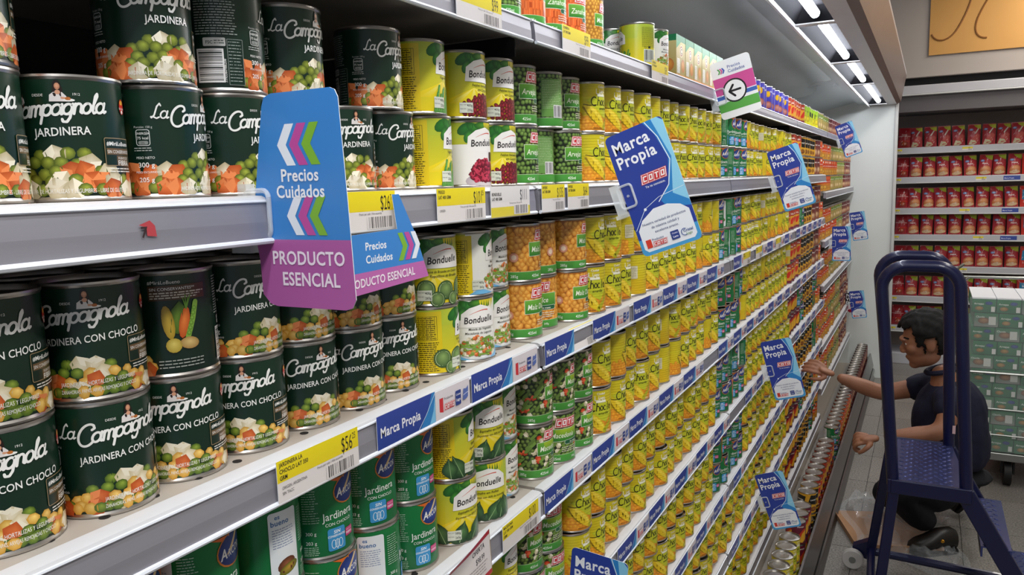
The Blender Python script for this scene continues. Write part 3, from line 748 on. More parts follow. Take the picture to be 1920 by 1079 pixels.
def simple_can(key):
    """one-mesh can for the far ones"""
    b = MB(); b.lathe([(.0, .001), (.0358, .0005), (.0368, .0008), (.0362, .004), (.0358, .084), (.0370, .086), (.0362, .088), (.0346, .084), (0, .084)], 18)
    src = LAB[key]; n = len(b.v)
    me = bpy.data.meshes.new('can')
    V = b.v + [tuple(v.co) for v in src.vertices]; Fs = b.f + [tuple(i + n for i in p.vertices) for p in src.polygons]
    me.from_pydata(V, [], Fs); me.materials.append(M['tin']); me.materials.append(src.materials[0])
    me.polygons.foreach_set('material_index', [0] * len(b.f) + [1] * len(src.polygons))
    ca = me.color_attributes.new('Col', 'FLOAT_COLOR', 'CORNER')
    cols = [1.0] * (4 * sum(len(f) for f in b.f)); buf = [0.0] * (4 * len(src.loops)); src.color_attributes['Col'].data.foreach_get('color', buf)
    ca.data.foreach_set('color', cols + buf); me.shade_smooth(); me.set_sharp_from_angle(angle=radians(40)); me.update()
    return me
SIMPLE = {}
PLACED = []   # (object, kind code, shelf words, layer words, y)
def put(kind, x, y, z, delta, shelf='', layer='', full=None, tilt=0, lid=None, rot=None):
    nm = KINDS[kind][0]
    ph = atan2(-y, .5 - x) + radians(delta) if rot is None else rot
    if full is None: full = y < 2.2
    if full:
        o = empty(nm, (x, y, z), ph)
        link('body', BODY, o); link('lid', lid or LID, o); link('paper_label', LAB[kind], o)
    else:
        key = 'yellow_far' if kind == 'yellow' and y > 3 else kind
        if key not in SIMPLE: SIMPLE[key] = simple_can(key)
        o = link(nm, SIMPLE[key], None, (x, y, z), (0, 0, ph))
    PLACED.append((o, kind, shelf, layer, y, x)); return o

# ------------------------------------------------------------------ the setting: room
def struct(o, cat=None): o['kind'] = 'structure'; return o
fl = MB().box(-1.2, 2.6, -1.6, 8.2, -.06, -.004).build('floor', mat('grout', '#4c4844', .8), None, False); struct(fl)
tile = MB().box(-.1985, .1985, -.1985, .1985, -.004, 0).mesh('tile', M['floor'], False)
for i in range(7):
    for j in range(18):
        x = -.02 + i * .4; y = 1.0 + j * .4
        if x > 2.4 or y > 7.5: continue
        link('tile', tile, fl, (x + .1, y + .18, 0), (0, 0, (i * 7 + j * 3) % 4 * pi / 2))
struct(MB().box(-1.2, 2.6, -1.6, 8.2, 3.25, 3.3).build('ceiling', M['room_ceiling'], None, False))
struct(MB().box(2.6, 2.7, -1.6, 7.7, 0, 3.25).build('wall_right', M['room_ceiling'], None, False))
struct(MB().box(-1.2, 2.6, 7.6, 7.7, 0, 3.25).build('wall_back', M['bulkhead'], None, False))
# case: back panel, end panel, canopy
Y0, YE = -.28, 6.42
struct(MB().box(-.50, -.46, Y0, YE, 0, 2.0).build('wall_left', M['dark'], None, False))  # dark panel colour stands in for the shade behind the cans
wr = struct(MB().box(-.50, .268, YE, YE + .04, .0, 2.12).build('wall_end', M['white_panel'], None, False, .002))
struct(MB().box(.268, .288, YE - .015, YE + .045, 0, 2.12).build('trim_1', M['white_trim'], None, False, .003))
struct(MB().box(.262, .268, YE - .006, YE, 0.05, 2.06).build('trim_2', M['white_trim'], None, False, .001))

cnp = empty('case_canopy', (0, 0, 0)); tag(cnp, 'long metal canopy with recessed tube lights over the shelving', 'canopy')
b = MB(); b.add([(-.46, Y0, 1.985), (-.46, YE, 1.985), (.02, YE, 2.095), (.02, Y0, 2.095), (-.46, Y0, 2.0), (-.46, YE, 2.0), (.02, YE, 2.11), (.02, Y0, 2.11)],
      [(0, 1, 2, 3), (4, 7, 6, 5), (0, 4, 5, 1), (1, 5, 6, 2), (2, 6, 7, 3), (3, 7, 4, 0)])
b.box(.02, .095, Y0, YE, 2.07, 2.082)
b.build('soffit', M['canopy'], cnp, False)
b = MB(); b.box(.088, .096, Y0, YE, 2.045, 2.075); b.build('inner_edge', M['white'], cnp, False)
b = MB(); b.box(.215, .275, Y0, YE, 2.055, 2.075); b.build('front_soffit', M['canopy_white'], cnp, False)
b = MB(); b.add([(.275, Y0, 2.055), (.30, Y0, 2.075), (.33, Y0, 2.26), (.32, Y0, 2.27), (.275, Y0, 2.1), (.275, YE + .03, 2.055), (.30, YE + .03, 2.075), (.33, YE + .03, 2.26), (.32, YE + .03, 2.27), (.275, YE + .03, 2.1)],
      [(0, 1, 6, 5), (1, 2, 7, 6), (2, 3, 8, 7), (3, 4, 9, 8), (4, 0, 5, 9), (0, 4, 3, 2, 1), (5, 6, 7, 8, 9)])
b.build('fascia', M['fascia'], cnp, False)
b = MB(); b.box(.09, .33, Y0, YE + .03, 2.26, 2.28); b.box(-.46, .09, Y0, YE, 2.26, 2.28); b.build('roof', M['canopy_white'], cnp, False)
for k, (ya, yb) in enumerate(((-.20, .55), (.68, 1.5), (1.72, 2.70), (2.86, 3.74), (3.92, 4.74), (4.92, 6.22))):
    lf = empty('tube_light', (0, 0, 0))
    tag(lf, ['bright tube light in the canopy, %s' % s for s in ('behind the viewpoint', 'outside the top of the frame', 'nearest and largest of those in view', 'second from the top edge of the photo', 'third, nearing the end panel', 'smallest, beside the white end panel')][k], 'light', 'tube lights in the canopy')
    b = MB(); z0, z1 = 2.058, 2.10
    a0, a1 = ya - .06, yb + .06
    # tapered reflector tray, open downwards
    P = [(.096, a0, z0), (.215, a0, z0), (.215, a1, z0), (.096, a1, z0), (.125, a0 + .04, z1), (.19, a0 + .04, z1), (.19, a1 - .04, z1), (.125, a1 - .04, z1)]
    b.add(P, [(0, 1, 5, 4), (1, 2, 6, 5), (2, 3, 7, 6), (3, 0, 4, 7), (4, 5, 6, 7)]); b.build('reflector', M['reflector'], lf, False)
    b = MB(); b.cyl((.163, ya, 2.074), (.163, yb, 2.074), .0145, 14); b.build('tube', M['tube'], lf)
    b = MB(); b.cyl((.163, ya - .03, 2.074), (.163, ya, 2.074), .010, 12); b.cyl((.163, yb, 2.074), (.163, yb + .03, 2.074), .010, 12); b.build('end_cap', M['white'], lf)
    b = MB(); b.box(.096, .215, a1, a1 + .045, 2.054, 2.066); b.build('cross_bar', M['canopy_white'], lf, False)

# base of the case: deck, glassy price lip, stainless kick, bumper
bs = empty('steel_plinth', (0, 0, 0)); tag(bs, 'stainless steel base and kick plate along the foot of the shelving', 'shelving base')
MB().box(-.46, .15, Y0, YE, .085, .10).build('deck', M['shelf'], bs, False)
b = MB(); b.add([(.150, Y0, .19), (.158, Y0, .19), (.178, Y0, .10), (.170, Y0, .085), (.150, YE, .19), (.158, YE, .19), (.178, YE, .10), (.170, YE, .085)], [(0, 1, 5, 4), (1, 2, 6, 5), (2, 3, 7, 6), (3, 0, 4, 7), (0, 3, 2, 1), (4, 5, 6, 7)])
b.build('front_lip', M['stainless'], bs, False)
MB().box(.150, .172, Y0, YE, .045, .088).build('kick_recess', M['rubber'], bs, False)
b = MB(); b.tube([(.176, Y0, .062), (.176, YE, .062)], .012, 10); b.build('bumper', M['stainless'], bs)
b = MB(); b.add([(.14, Y0, .045), (.166, Y0, .045), (.19, Y0, 0.0), (.14, Y0, 0.0), (.14, YE, .045), (.166, YE, .045), (.19, YE, 0.0), (.14, YE, 0.0)], [(0, 1, 5, 4), (1, 2, 6, 5), (3, 0, 4, 7), (0, 3, 2, 1), (4, 5, 6, 7)])
b.build('kick_plate', M['stainless'], bs, False)
MB().box(-.46, .14, Y0, YE, 0, .085).build('plinth_body', M['black'], bs, False)

# ------------------------------------------------------------------ shelves
ORD = ['zeroth', 'first', 'second', 'third', 'fourth', 'fifth', 'sixth', 'seventh', 'eighth', 'ninth', 'tenth', 'eleventh', 'twelfth', 'thirteenth', 'fourteenth', 'fifteenth', 'sixteenth', 'seventeenth', 'eighteenth', 'nineteenth', 'twentieth']
def ordw(n): return ORD[n] if n <= 20 else '%d%s' % (n, {1: 'st', 2: 'nd', 3: 'rd'}.get(n % 10, 'th') if n % 100 not in (11, 12, 13) else 'th')
SHN = {1: 'top shelf', 2: 'second shelf', 3: 'third shelf', 4: 'fourth shelf', 5: 'fifth shelf', 6: 'sixth shelf', 7: 'seventh shelf', 8: 'eighth shelf', 9: 'bottom deck'}
LOW = {1: 1.764, 2: 1.525, 3: 1.293, 4: 1.065, 5: .832, 6: .61, 7: .39, 8: .17}
TOPZ = {1: 1.800, 2: 1.566, 3: 1.333, 4: 1.105, 5: .873, 6: .650, 7: .430, 8: .211}
BAYS = [(-.26, 1.004), (1.012, 2.256), (2.264, 3.50), (3.508, 4.60)]
BAYN = ['nearest bay', 'second bay', 'third bay', 'fourth bay', 'last bay']
LASTLOW = {2: 1.43, 3: 1.157, 4: .905, 5: .56, 6: .31}
hole_r = MB()
def shelf(y0, y1, low, top, name_words, holes=False, depth=.44):
    s = empty('shelf', (0, (y0 + y1) / 2, top)); hy = (y1 - y0) / 2
    tag(s, name_words, 'shelf', 'metal gondola shelves')
    dz = low - top
    # board pressed from sheet; rounded front lip painted paler, as if brightly lit
    MB().box(-depth, -.016, -hy + .001, hy - .001, -.022, 0).build('board', M['shelf'], s, False)
    b = MB(); pr = [(-.016, 0), (-.005, -.0004), (-.0012, -.002), (0.0, -.0045), (-.003, -.006), (-.016, -.006)]
    n = len(pr); P = [(x, -hy, z) for x, z in pr] + [(x, hy, z) for x, z in pr]
    b.add(P, [(i, (i + 1) % n, n + (i + 1) % n, n + i) for i in range(n)] + [tuple(range(n - 1, -1, -1)), tuple(range(n, 2 * n))])
    b.build('front_lip', M['shelf_lip'], s, True)
    # hollow price rail, slightly raked, with its clear lower lip
    b = MB(); pr = [(-.012, -.006), (.0005, -.005), (.003, dz * .55), (.0035, dz + .004), (-.012, dz + .004)]
    n = len(pr); P = [(x, -hy + .002, z) for x, z in pr] + [(x, hy - .002, z) for x, z in pr]
    b.add(P, [(i, n + i, n + (i + 1) % n, (i + 1) % n) for i in range(n)] + [tuple(range(n)), tuple(range(2 * n - 1, n - 1, -1))])
    b.build('price_rail', M['rail'], s, False)
    b = MB(); b.tube([(.004, -hy + .002, dz + .002), (.004, hy - .002, dz + .002)], .0026, 8); b.build('rail_lip', M['rail_lip'], s)
    b = MB(); b.tube([(.001, -hy + .002, -.0052), (.001, hy - .002, -.0052)], .0014, 6); b.build('rail_top_bead', M['rail_lip'], s)
    MB().box(-depth, -.03, -hy + .001, -hy + .004, -.05, -.022).build('bracket', M['dark'], s, False)
    if holes:
        b = MB(); y = -hy + .05
        while y < hy - .02:
            b.lathe([(.0042, .0002), (.0042, .0006), (.0030, .0006), (0, .0003)], 10, (-.030 - (.0 if int(y * 100) % 2 else .0), y, 0)); y += .042
        o = b.build('perforation', M['hole'], s); o['kind'] = 'stuff'
    return s
for r in range(1, 9):
    for bi, (ya, yb) in enumerate(BAYS):
        if not (in_frame(0, ya + .05, LOW[r]) or in_frame(0, yb - .05, LOW[r]) or in_frame(0, (ya + yb) / 2, LOW[r])): continue
        shelf(ya, yb, LOW[r], TOPZ[r], 'grey metal %s with price rail, %s' % (SHN[r], BAYN[bi]), r in (3, 4) and bi == 0)
shelf(4.62, YE - .01, LOW[1] , TOPZ[1], 'grey metal top shelf with price rail, last bay by the end panel')
for r, lo in LASTLOW.items():
    shelf(4.62, YE - .01, lo, lo + .04, 'grey metal %s down with price rail, last bay by the end panel' % ordw(r))
# slotted uprights between the bays
for k, y in enumerate((1.008, 2.26, 3.504, 4.61)):
    o = MB().box(-.458, -.43, y - .006, y + .006, .1, 2.0).build('upright', M['dark'], None, False)
    tag(o, 'dark slotted upright behind the cans, %s joint between bays' % ordw(k + 1), 'upright', 'shelf uprights')

# ------------------------------------------------------------------ near cans, placed one by one
P_ = .0765
def near_row(z, shelf_w, layer, L):
    for kind, x, y, d in L: put(kind, x, y, z, d, shelf_w, layer)
Z = TOPZ[2]
near_row(Z, SHN[2], 'lower', [('jard', -.058, .284, 6), ('jard', -.058, .3585, -14), ('jard', -.058, .433, 66), ('jard', -.058, .5075, 50), ('jard', -.058, .582, 30), ('jard', -.058, .6565, 24), ('jard', -.058, .731, 62),
    ('b_beans', -.058, .812, 80), ('b_beet', -.058, .908, 44), ('b_kidney', -.058, .984, 42), ('c_peas', -.06, 1.0595, 50), ('c_peas', -.072, 1.143, 168), ('c_peas', -.058, 1.225, 38)])
near_row(Z + H, SHN[2], 'upper', [('jard', -.058, .284, 20), ('jard', -.058, .428, 24), ('jard', -.058, .506, 132), ('jard', -.058, .583, 52), ('jard', -.058, .713, 66),
    ('b_beans', -.058, .803, 78), ('b_kidney', -.058, .902, 50), ('b_kidney', -.058, .982, 46), ('c_peas', -.06, 1.0585, 42), ('c_peas', -.058, 1.150, 168), ('c_peas', -.062, 1.229, 42)])
Z = TOPZ[3]
near_row(Z, SHN[3], 'lower', [('jardc', -.062, .2105, 20), ('jardc', -.062, .2845, -4), ('jardc', -.058, .3585, 25), ('jardc', -.062, .4315, -9), ('jardc', -.061, .5055, -9), ('jardc', -.061, .5795, 28), ('jardc', -.058, .6535, 36), ('jardc', -.064, .7275, 26),
    ('b_brussels', -.058, .812, 92), ('b_mix', -.052, .893, 20), ('b_mix', -.068, .968, 55), ('c_corn', -.056, 1.052, 40), ('c_corn', -.066, 1.13, -20), ('c_corn', -.046, 1.2135, 42)])
near_row(Z + H, SHN[3], 'upper', [('jardc', -.062, .2105, 10), ('jardc', -.062, .2845, -6), ('jardc', -.058, .3585, -9), ('jardc', -.062, .4315, -128), ('jardc', -.061, .5055, 44), ('jardc', -.061, .5795, 36), ('jardc', -.058, .6535, 50), ('jardc', -.064, .7275, 62),
    ('b_brussels', -.058, .812, 26), ('b_mix', -.052, .893, 84), ('b_mix', -.068, .966, 58), ('c_corn', -.056, 1.051, 56), ('c_corn', -.066, 1.129, 110), ('c_corn', -.048, 1.2125, 60)])
Z = TOPZ[4]
near_row(Z, SHN[4], 'lower', [('arcor', -.058, .51, 12), ('arcor', -.058, .589, 38), ('arcor', -.058, .6665, 100), ('arcor', -.058, .7435, 40), ('b_spinach', -.048, .824, 42), ('b_spinach', -.045, .901, 8), ('b_mix', -.066, .976, 62), ('c_medley', -.05, 1.068, 42), ('c_medley', -.046, 1.1455, 12), ('c_medley', -.046, 1.2265, 50)])
near_row(Z + H, SHN[4], 'upper', [('arcor', -.058, .353, 30), ('arcor', -.058, .431, 44), ('arcor', -.058, .5085, 130), ('arcor', -.058, .5865, 42), ('arcor', -.058, .6635, 36), ('arcor', -.058, .741, 50), ('b_spinach', -.048, .822, 86), ('b_spinach', -.046, .8995, 30), ('b_mix', -.066, .9745, 64), ('c_medley', -.05, 1.070, 66), ('c_medley', -.046, 1.148, 60), ('c_medley', -.046, 1.227, 58)])
Z = TOPZ[5]
near_row(Z, SHN[5], 'lower', [('c_medley', -.058, 1.04, 30), ('c_medley', -.058, 1.118, 30)])
near_row(Z + H, SHN[5], 'upper', [('b_spinach', -.058, .70, 60), ('b_spinach', -.058, .778, 60), ('b_spinach', -.058, .95, 62), ('c_medley', -.058, 1.036, 44), ('c_medley', -.058, 1.112, 24)])
# second row deep, seen over the front cans
for k in range(9):
    y = .18 + k * .0775
    put('jardc', -.137, y + .03, TOPZ[3], 30, SHN[3], 'back lower', True); put('jardc', -.137, y + .03, TOPZ[3] + H, 30, SHN[3], 'back upper', True)
for k in range(7):
    put('jard', -.137, .30 + k * .0775, TOPZ[2], 30, SHN[2], 'back', True)
for k in range(4):
    put('arcor', -.137, .40 + k * .0775, TOPZ[4], 30, SHN[4], 'back lower', True); put('arcor', -.137, .40 + k * .0775, TOPZ[4] + H, 30, SHN[4], 'back upper', True)

# ------------------------------------------------------------------ far columns of cans
R = random.Random(21)
yel = []
def far_kind(r, y):
    if y < 2.20: return 'yellow'
    if y < 2.53: return 'arcor' if r <= 6 else 'yellow'
    if y < 3.45: return 'yellow'
    if y < 3.76: return 'f_red' if r < 5 else 'f_maroon'
    if y < 3.92: return 'arcor' if r % 2 else 'f_black'
    if y < 4.24: return 'f_black'
    if y < 4.42: return 'arcor' if r > 4 else 'f_brown'
    if y < 5.05: return 'f_orange'
    if y < 5.45: return 'f_orange' if r % 2 else 'f_tan'
    if y < 5.8: return 'f_tan'
    return 'f_brown'
START = {2: 1.310, 3: 1.2925, 4: 1.3055, 5: 1.196, 6: 1.19, 7: 1.19, 8: 1.19}
for r in range(2, 9):
    for lay, lw in ((0, 'lower'), (1, 'upper')):
        y = START[r] + (.006 if lay else 0)
        while y < 4.56:
            k = far_kind(r, y); z = TOPZ[r] + lay * H
            if in_frame(-.05, y, z + .04, 120, 120):
                dx = R.uniform(-.006, .004)
                rr = R.random(); d = 44 + R.uniform(-9, 9)
                if k == 'yellow' and r < 5 and rr < .28: d = R.choice((-60, -100, 96, 15))
                if k == 'arcor': d = R.choice((20, 40, 60, 100, 45))
                if k == 'yellow': yel.append((y, -.045 + dx, z, d, SHN[r], lw))
                else: put(k, -.044 + dx, y, z, d, SHN[r], lw, y < 2.6)
            y += P_ + R.uniform(0, .0022)
            for jy in (2.25, 3.50):
                if abs(y - jy) < .012: y = jy + .02
rows = [(TOPZ[1], 0)] + [(lo + .04, r) for r, lo in LASTLOW.items()]
for lo, r in rows[1:]:
    nl = {2: 3, 3: 2, 4: 2, 5: 3, 6: 2}[r]
    for lay in range(nl):
        y = 4.675
        while y < 6.34:
            k = far_kind(r + lay % 2, y)
            put(k, -.05 + R.uniform(-.005, .005), y, lo + lay * H, 44 + R.uniform(-10, 10), '%s shelf of the last bay' % ordw(r), ['lower', 'upper' if nl == 2 else 'middle', 'upper'][lay], False)
            y += P_ + R.uniform(0, .003)
# bottom deck, two deep, lids showing
y = 1.95
while y < 6.32:
    if 3.95 < y < 4.1 or 2.80 < y < 2.88: y += P_; continue
    k = 'yellow' if y < 2.82 else 'f_maroon' if y < 3.15 else 'f_black' if y < 3.35 else 'f_red' if y < 3.95 else 'arcor' if y < 4.25 else 'f_orange' if y < 4.9 else 'f_brown'
    for lay in (0, 1):
        if lay and 3.15 < y < 3.22: continue
        if in_frame(.1, y, .1 + lay * H, 100, 160):
            if k == 'yellow': yel.append((y, .104, .10 + lay * H, 40, SHN[9], ['lower', 'upper'][lay]))
            else: put(k, .104, y, .10 + lay * H, 40 + R.uniform(-15, 15), SHN[9], ['lower', 'upper'][lay], None, 0, LIDB)
    y += P_
yel.sort(key=lambda t: t[0])
for (y, x, z, d, sh, lw) in yel[:300]: put('yellow', x, y, z, d, sh, lw, y < 2.0 or x > .05, 0, LIDB)
rest = yel[300:]
if rest:
    src = SIMPLE.get('yellow_far') or simple_can('yellow_far')
    bmx = bmesh.new()
    for (y, x, z, d, sh, lw) in rest:
        n0 = len(bmx.verts); bmx.from_mesh(src); bmx.verts.ensure_lookup_table()
        T = Matrix.Translation((x, y, z)) @ Matrix.Rotation(atan2(-y, .5 - x) + radians(d), 4, 'Z')
        bmesh.ops.transform(bmx, matrix=T, verts=bmx.verts[n0:])
    me = bpy.data.meshes.new('corn_can_stock'); bmx.to_mesh(me); bmx.free(); me.materials.append(M['tin']); me.materials.append(M['print_bead'])
    tag(link('corn_can_stock', me), 'remaining farther yellow corn cans of the long display', None, None, 'stuff')

# top shelf goods
ZT = TOPZ[1]
for kind, y, d in (('c_peas', .93, 30), ('c_peas', 1.008, 40), ('c_carrot', 1.0895, 90), ('c_carrot', 1.166, 30), ('c_carrot', 1.247, 38), ('c_chick', 1.33, 60)):
    put(kind, -.056, y, ZT, d, SHN[1], 'only')
for kind, x, y, d in (('b_mix', -.02, .84, 60), ('b_beans', -.048, 1.60, -95), ('b_mix', -.12, 1.63, 20), ('b_mix', -.046, 1.69, 62)):
    if y > 1 : put(kind, x, y, ZT, d, SHN[1], 'only')
# cartons
def carton_art():
    a = Art(); a.rect(-36, 0, 36, 92, '#a08a3f', '#c9bb7c'); a.rect(-36, 78, 36, 92, '#157a4a'); a.poly([(-36, 60), (-36, 78), (0, 78)], '#1c8a52')
    a.ell(4, 58, 14, 14, '#e9e2cf', '#d8cca8', 0, 18); a.stroke(arcp(4, 58, 10, 10, 0, 360, 18), 2.6, '#8f2a24', 6); a.text('C', 4, 52, 16, '#2a2a20', 'c', .05)
    a.rect(-30, 8, -8, 40, '#e4dfd2'); a.lines(-29, 9, -9, 39, 9, '#9a937f', 1.2, 3); a.ell(16, 26, 15, 15, '#e0a13a', '#b5661f'); a.rect(-36, 0, 36, 5, '#d98a2a')
    return a
CART = carton_art().mesh('printed_front', None, M['card'], -.0361)
CARTS = carton_art().mesh('printed_side', None, M['card'], -.0361)
cb = MB().box(-.036, .036, -.036, .036, 0, .092).mesh('carton_body', mat('carton_card', '#cfc6a4', .6, 0, .05, 20), False)
for k in range(6):
    y = 1.80 + k * .0755
    e = empty('soup_carton', (-.048, y, ZT), 0); tag(e, 'green-topped soup carton with round badge, %s from the left on the top shelf' % ordw(k + 1), 'carton', 'green-topped cartons on the top shelf')
    link('carton_body', cb, e); link('printed_side', CARTS, e); link('printed_front', CART, e, None, (0, 0, pi / 2))
y = 2.36
while y < 6.3:
    k = 'f_purple' if y < 3.42 else 'f_red' if y < 3.85 else 'f_lime' if y < 4.35 else 'f_tan' if y < 4.9 else 'f_brown'
    if not 4.58 < y < 4.66: put(k, -.05 + R.uniform(-.006, .004), y, ZT, 44 + R.uniform(-12, 12), SHN[1], 'only', False)
    y += P_ + .001

# write each can's own label
from collections import defaultdict
D = defaultdict(list)
for t in PLACED: D[(t[1], t[2], t[3])].append(t)
for (kind, sh, lay), L in D.items():
    L.sort(key=lambda t: t[4]); nm, words = KINDS[kind]
    for i, t in enumerate(L):
        o = t[0]
        pos = '' if lay == 'only' else ', %s layer' % lay if 'back' not in lay else ', %s row' % lay
        if len(L) == 1: s = 'only %s%s, %s' % (words, pos, sh)
        else: s = '%s, %s from the left%s, %s' % (words, ordw(i + 1), pos, sh)
        o['label'] = s; o['category'] = 'can'; o['group'] = {'yellow': 'yellow corn cans of the long display'}.get(kind, nm.replace('_', ' ') + 's on the shelving')

# ------------------------------------------------------------------ things on the rails
def rail_obj(name, art, y0, low, hgt, wid, label, cat, group, dx=.0052, tilt=0, thick=.0006, mt=None):
    """flat card slotted into a rail, facing the aisle"""
    e = empty(name, (dx, y0, low), pi / 2 )
    MB().box(0, wid, 0, thick, 0, hgt).build('card', M['white'], e, False)
    link('print', art, e)
    if tilt: e.rotation_euler = (tilt, 0, pi / 2)
    tag(e, label, cat, group); return e
def art_marca():
    a = Art(.02); W_, H_ = 108, 36
    a.rect(0, 0, W_, H_, '#27408f', '#33479c'); a.shape([(78, 0), (92, 16), (102, 36), (108, 36), (108, 0)], '#2f7fc0'); a.shape([(96, 0), (104, 14), (108, 30), (108, 0)], '#7cc0e6')
    a.stroke([(74, 0), (90, 14), (108, 34)], .8, '#d6e6f4'); a.text('Marca Propia', 5, 12, 15, '#f0eff5', 'l', .035, .0, .86)
    return a.mesh('print')
def art_logos():
    a = Art(.02); a.rect(0, 0, 76, 36, '#dcd3d6', '#e4dcdf')
    a.poly([(8, 10), (16, 8), (16, 26), (8, 26)], '#d0333c'); a.text('Productos', 18, 22, 4.6, '#5a5560', 'l', .01); box_logo(a, 18, 10, .52)
    a.rr(42, 9, 54, 27, 1, '#2b3f86'); a.text('Ciudad', 48, 21, 3.4, '#e8e6ee', 'c', .02); a.text('Lago', 48, 14, 5, '#e8e6ee', 'c', .03)
    a.shape([(58, 12), (60, 26), (66, 25), (71, 28), (70, 14), (64, 12)], '#5a6fb0'); a.stroke([(59, 18), (70, 20)], .8, '#dfe3f2')
    return a.mesh('print')
def art_price(price, cents, lines, bc=3, white=False, w=110):
    a = Art(.02); k = w / 110
    a.rect(0, 0, w, 40, '#e3dcd8'); a.rect(0, 20, w, 40, '#e6cf20' if not white else '#ddd8d4', '#f0dc1c' if not white else '#e4dfdb')
    if white: a.rect(0, 0, w, 13, '#dcc92c')
    a.text(price, w - 9 * k, 21, 21, '#26211f', 'r', .0, 0, .52); a.text(cents, w - 9 * k, 30, 9, '#26211f', 'l', .0, 0, .6)
    for i, t in enumerate(lines[:3]): a.text(t, 3 * k, 34 - i * 6, 5.4, '#3b3426', 'l', .02, 0, .8)
    for i, t in enumerate(lines[3:]): a.text(t, 5 * k, 13 - i * 5, 4, '#5a5552', 'l', 0, 0, .8)
    a.text('Precio por cada 1 Kilo escurrido', 50 * k, 16.5, 3.2, '#56504e', 'l', 0, 0, .85 * k); a.barcode(62 * k, 2, 104 * k, 15, bc, False, '#4b4744', '#e3dcd8')
    return a.mesh('print')
A_M, A_L = art_marca(), art_logos()
lows = LOW
tagi = [0]
def strip(r, y, k='M'):
    tagi[0] += 1
    if k == 'M': o = rail_obj('brand_strip', A_M, y, lows[r] + .0045, .033, .108, '', 'shelf strip', 'blue Marca Propia strips')
    else: o = rail_obj('logo_card', A_L, y, lows[r] + .003, .036, .076, '', 'shelf strip', 'white logo cards between the strips')
    STR[(r, k)].append(o)
STR = defaultdict(list)
A_Ms = A_M
def price(r, y, art, wid, words, tilt=0):
    return rail_obj('price_tag', art, y, lows[r] + .001, .040, wid, words, 'price tag', 'price tags on the rails', .0064, tilt)
for y, k in ((.614, 'M'), (.723, 'L'), (.804, 'M'), (.914, 'L'), (1.016, 'M'), (1.205, 'M'), (1.312, 'L')): strip(3, y, k)
for r, ys in ((3, 1.412), (4, 1.002), (5, 1.31), (6, 1.5), (7, 2.3)):
    y = ys; i = 0
    while y < 4.45:
        if any(abs(y + .05 - j) < .06 for j in (2.26, 3.504)): y += .06; continue
        if i % 9 == 5: y += .16
        strip(r, y, 'M'); strip(r, y + .109, 'L'); y += .19; i += 1
for (r, k), L in STR.items():
    L.sort(key=lambda o: o.location.y)
    for i, o in enumerate(L):
        o['label'] = ('blue strip reading Marca Propia, %s along the %s rail' if k == 'M' else 'white card with red and blue logos, %s along the %s rail') % (ordw(i + 1), SHN[r])
price(2, .553, art_price('$26', '76', ['JARDINERA LA', 'CAMPAGNOLA', 'LAT 300 GRM'], 4), .110, 'yellow and white price tag reading 26.76')
price(2, .742, art_price('$101', '25', ['PREGO', 'LAT 400 GRM', '', 'ORIGEN'], 5), .109, 'yellow and white price tag on second shelf below string bean cans')
price(2, .866, art_price('$111', '', ['', 'BONDUELLE', 'LAT 400 GRM'], 6, True), .110, 'white-topped price tag on second shelf below kidney bean cans')
price(2, 1.016, art_price('$135', '', ['ARVEJAS', 'LAT 300 GRM'], 7, False, 80), .075, 'pale yellow price tag below pea cans, left of two')
price(2, 1.108, art_price('$64', '', ['ARVEJAS', 'LAT 300 GRM'], 8, False, 85), .082, 'pale yellow price tag below pea cans, right of two')
price(3, .472, art_price('$56', '25', ['JARDINERA LA', 'CHOCLO LAT 350', 'GRM', 'ORIGEN: ARGENTINA', 'SIN TACC'], 9), .110, 'large yellow price tag reading 56.25 on third shelf')
price(3, 1.122, art_price('$54', '15', ['CHOCLO', 'LAT 300', 'GRM'], 10, False, 100), .105, 'yellow price tag propped over the blue strips on third shelf', radians(-14))
price(4, .868, art_price('$100', '', ['MACEDONIA', 'LAT 300 GRM', 'GRM'], 11), .118, 'yellow price tag reading 100 on fourth shelf')
price(4, .62, art_price('$115', '49', ['', '', 'LAT 380'], 12, True), .09, 'white price tag reading 115.49 at bottom edge of photo')
for i, (r, y) in enumerate(((1, .80), (1, 1.10), (1, 1.54), (3, 2.45), (3, 2.62), (3, 3.05), (5, 1.42))):
    price(r, y, A_P, .105, 'yellow price tag, %s of the distant ones' % ordw(i + 1)) if False else None
AP2 = art_price('$99', '', ['CONSERVA', 'LAT 400 GRM'], 14)
for r, y, wd in ((1, .80, 'pale price tag under the top shelf near the top edge of photo'), (1, 1.10, 'pale price tag on top shelf rail under the carrot cans'), (1, 1.53, 'pale price tag on top shelf rail left of the cartons'),
                 (3, 2.42, 'yellow price tag on third shelf rail just past the second joint'), (3, 2.62, 'yellow price tag on third shelf rail, third bay, second one'), (3, 3.0, 'yellow price tag on third shelf rail, third bay, last one')):
    price(r, y, AP2, .11, wd)
# curled red offer flyer on the fourth shelf
a = Art(.02); a.rect(0, 0, 108, 62, '#ded6d3'); a.rect(0, 0, 108, 6, '#b9323a'); a.rect(0, 54, 108, 62, '#b0212c'); a.text('OFERTA', 58, 42, 11, '#3c3a44', 'l', .03, .1, .8); a.text('$98.99', 66, 28, 11, '#3c3a44', 'l', .0, 0, .8)
a.lines(6, 10, 100, 26, 4, '#a39a98', 1.4, 3); a.stroke([(0, 0), (108, 0), (108, 62)], .8, '#a8843a', 4)
def curl(u, v, d): # top left corner bends towards the shelf
    t = max(0, (v + (108 - u) * .32 - 52)) / 40
    return (u / 1000, -d - .006 * t * t - .002 * sin(u / 30), v / 1000 * (1 - .15 * t) - .0)
split_v(a, 4); fm = a.mesh('offer_sheet', None, M['card'], fn=curl)
o = link('offer_flyer', fm, None, (.009, .726, LOW[4] - .006), (radians(-3), 0, pi / 2)); 
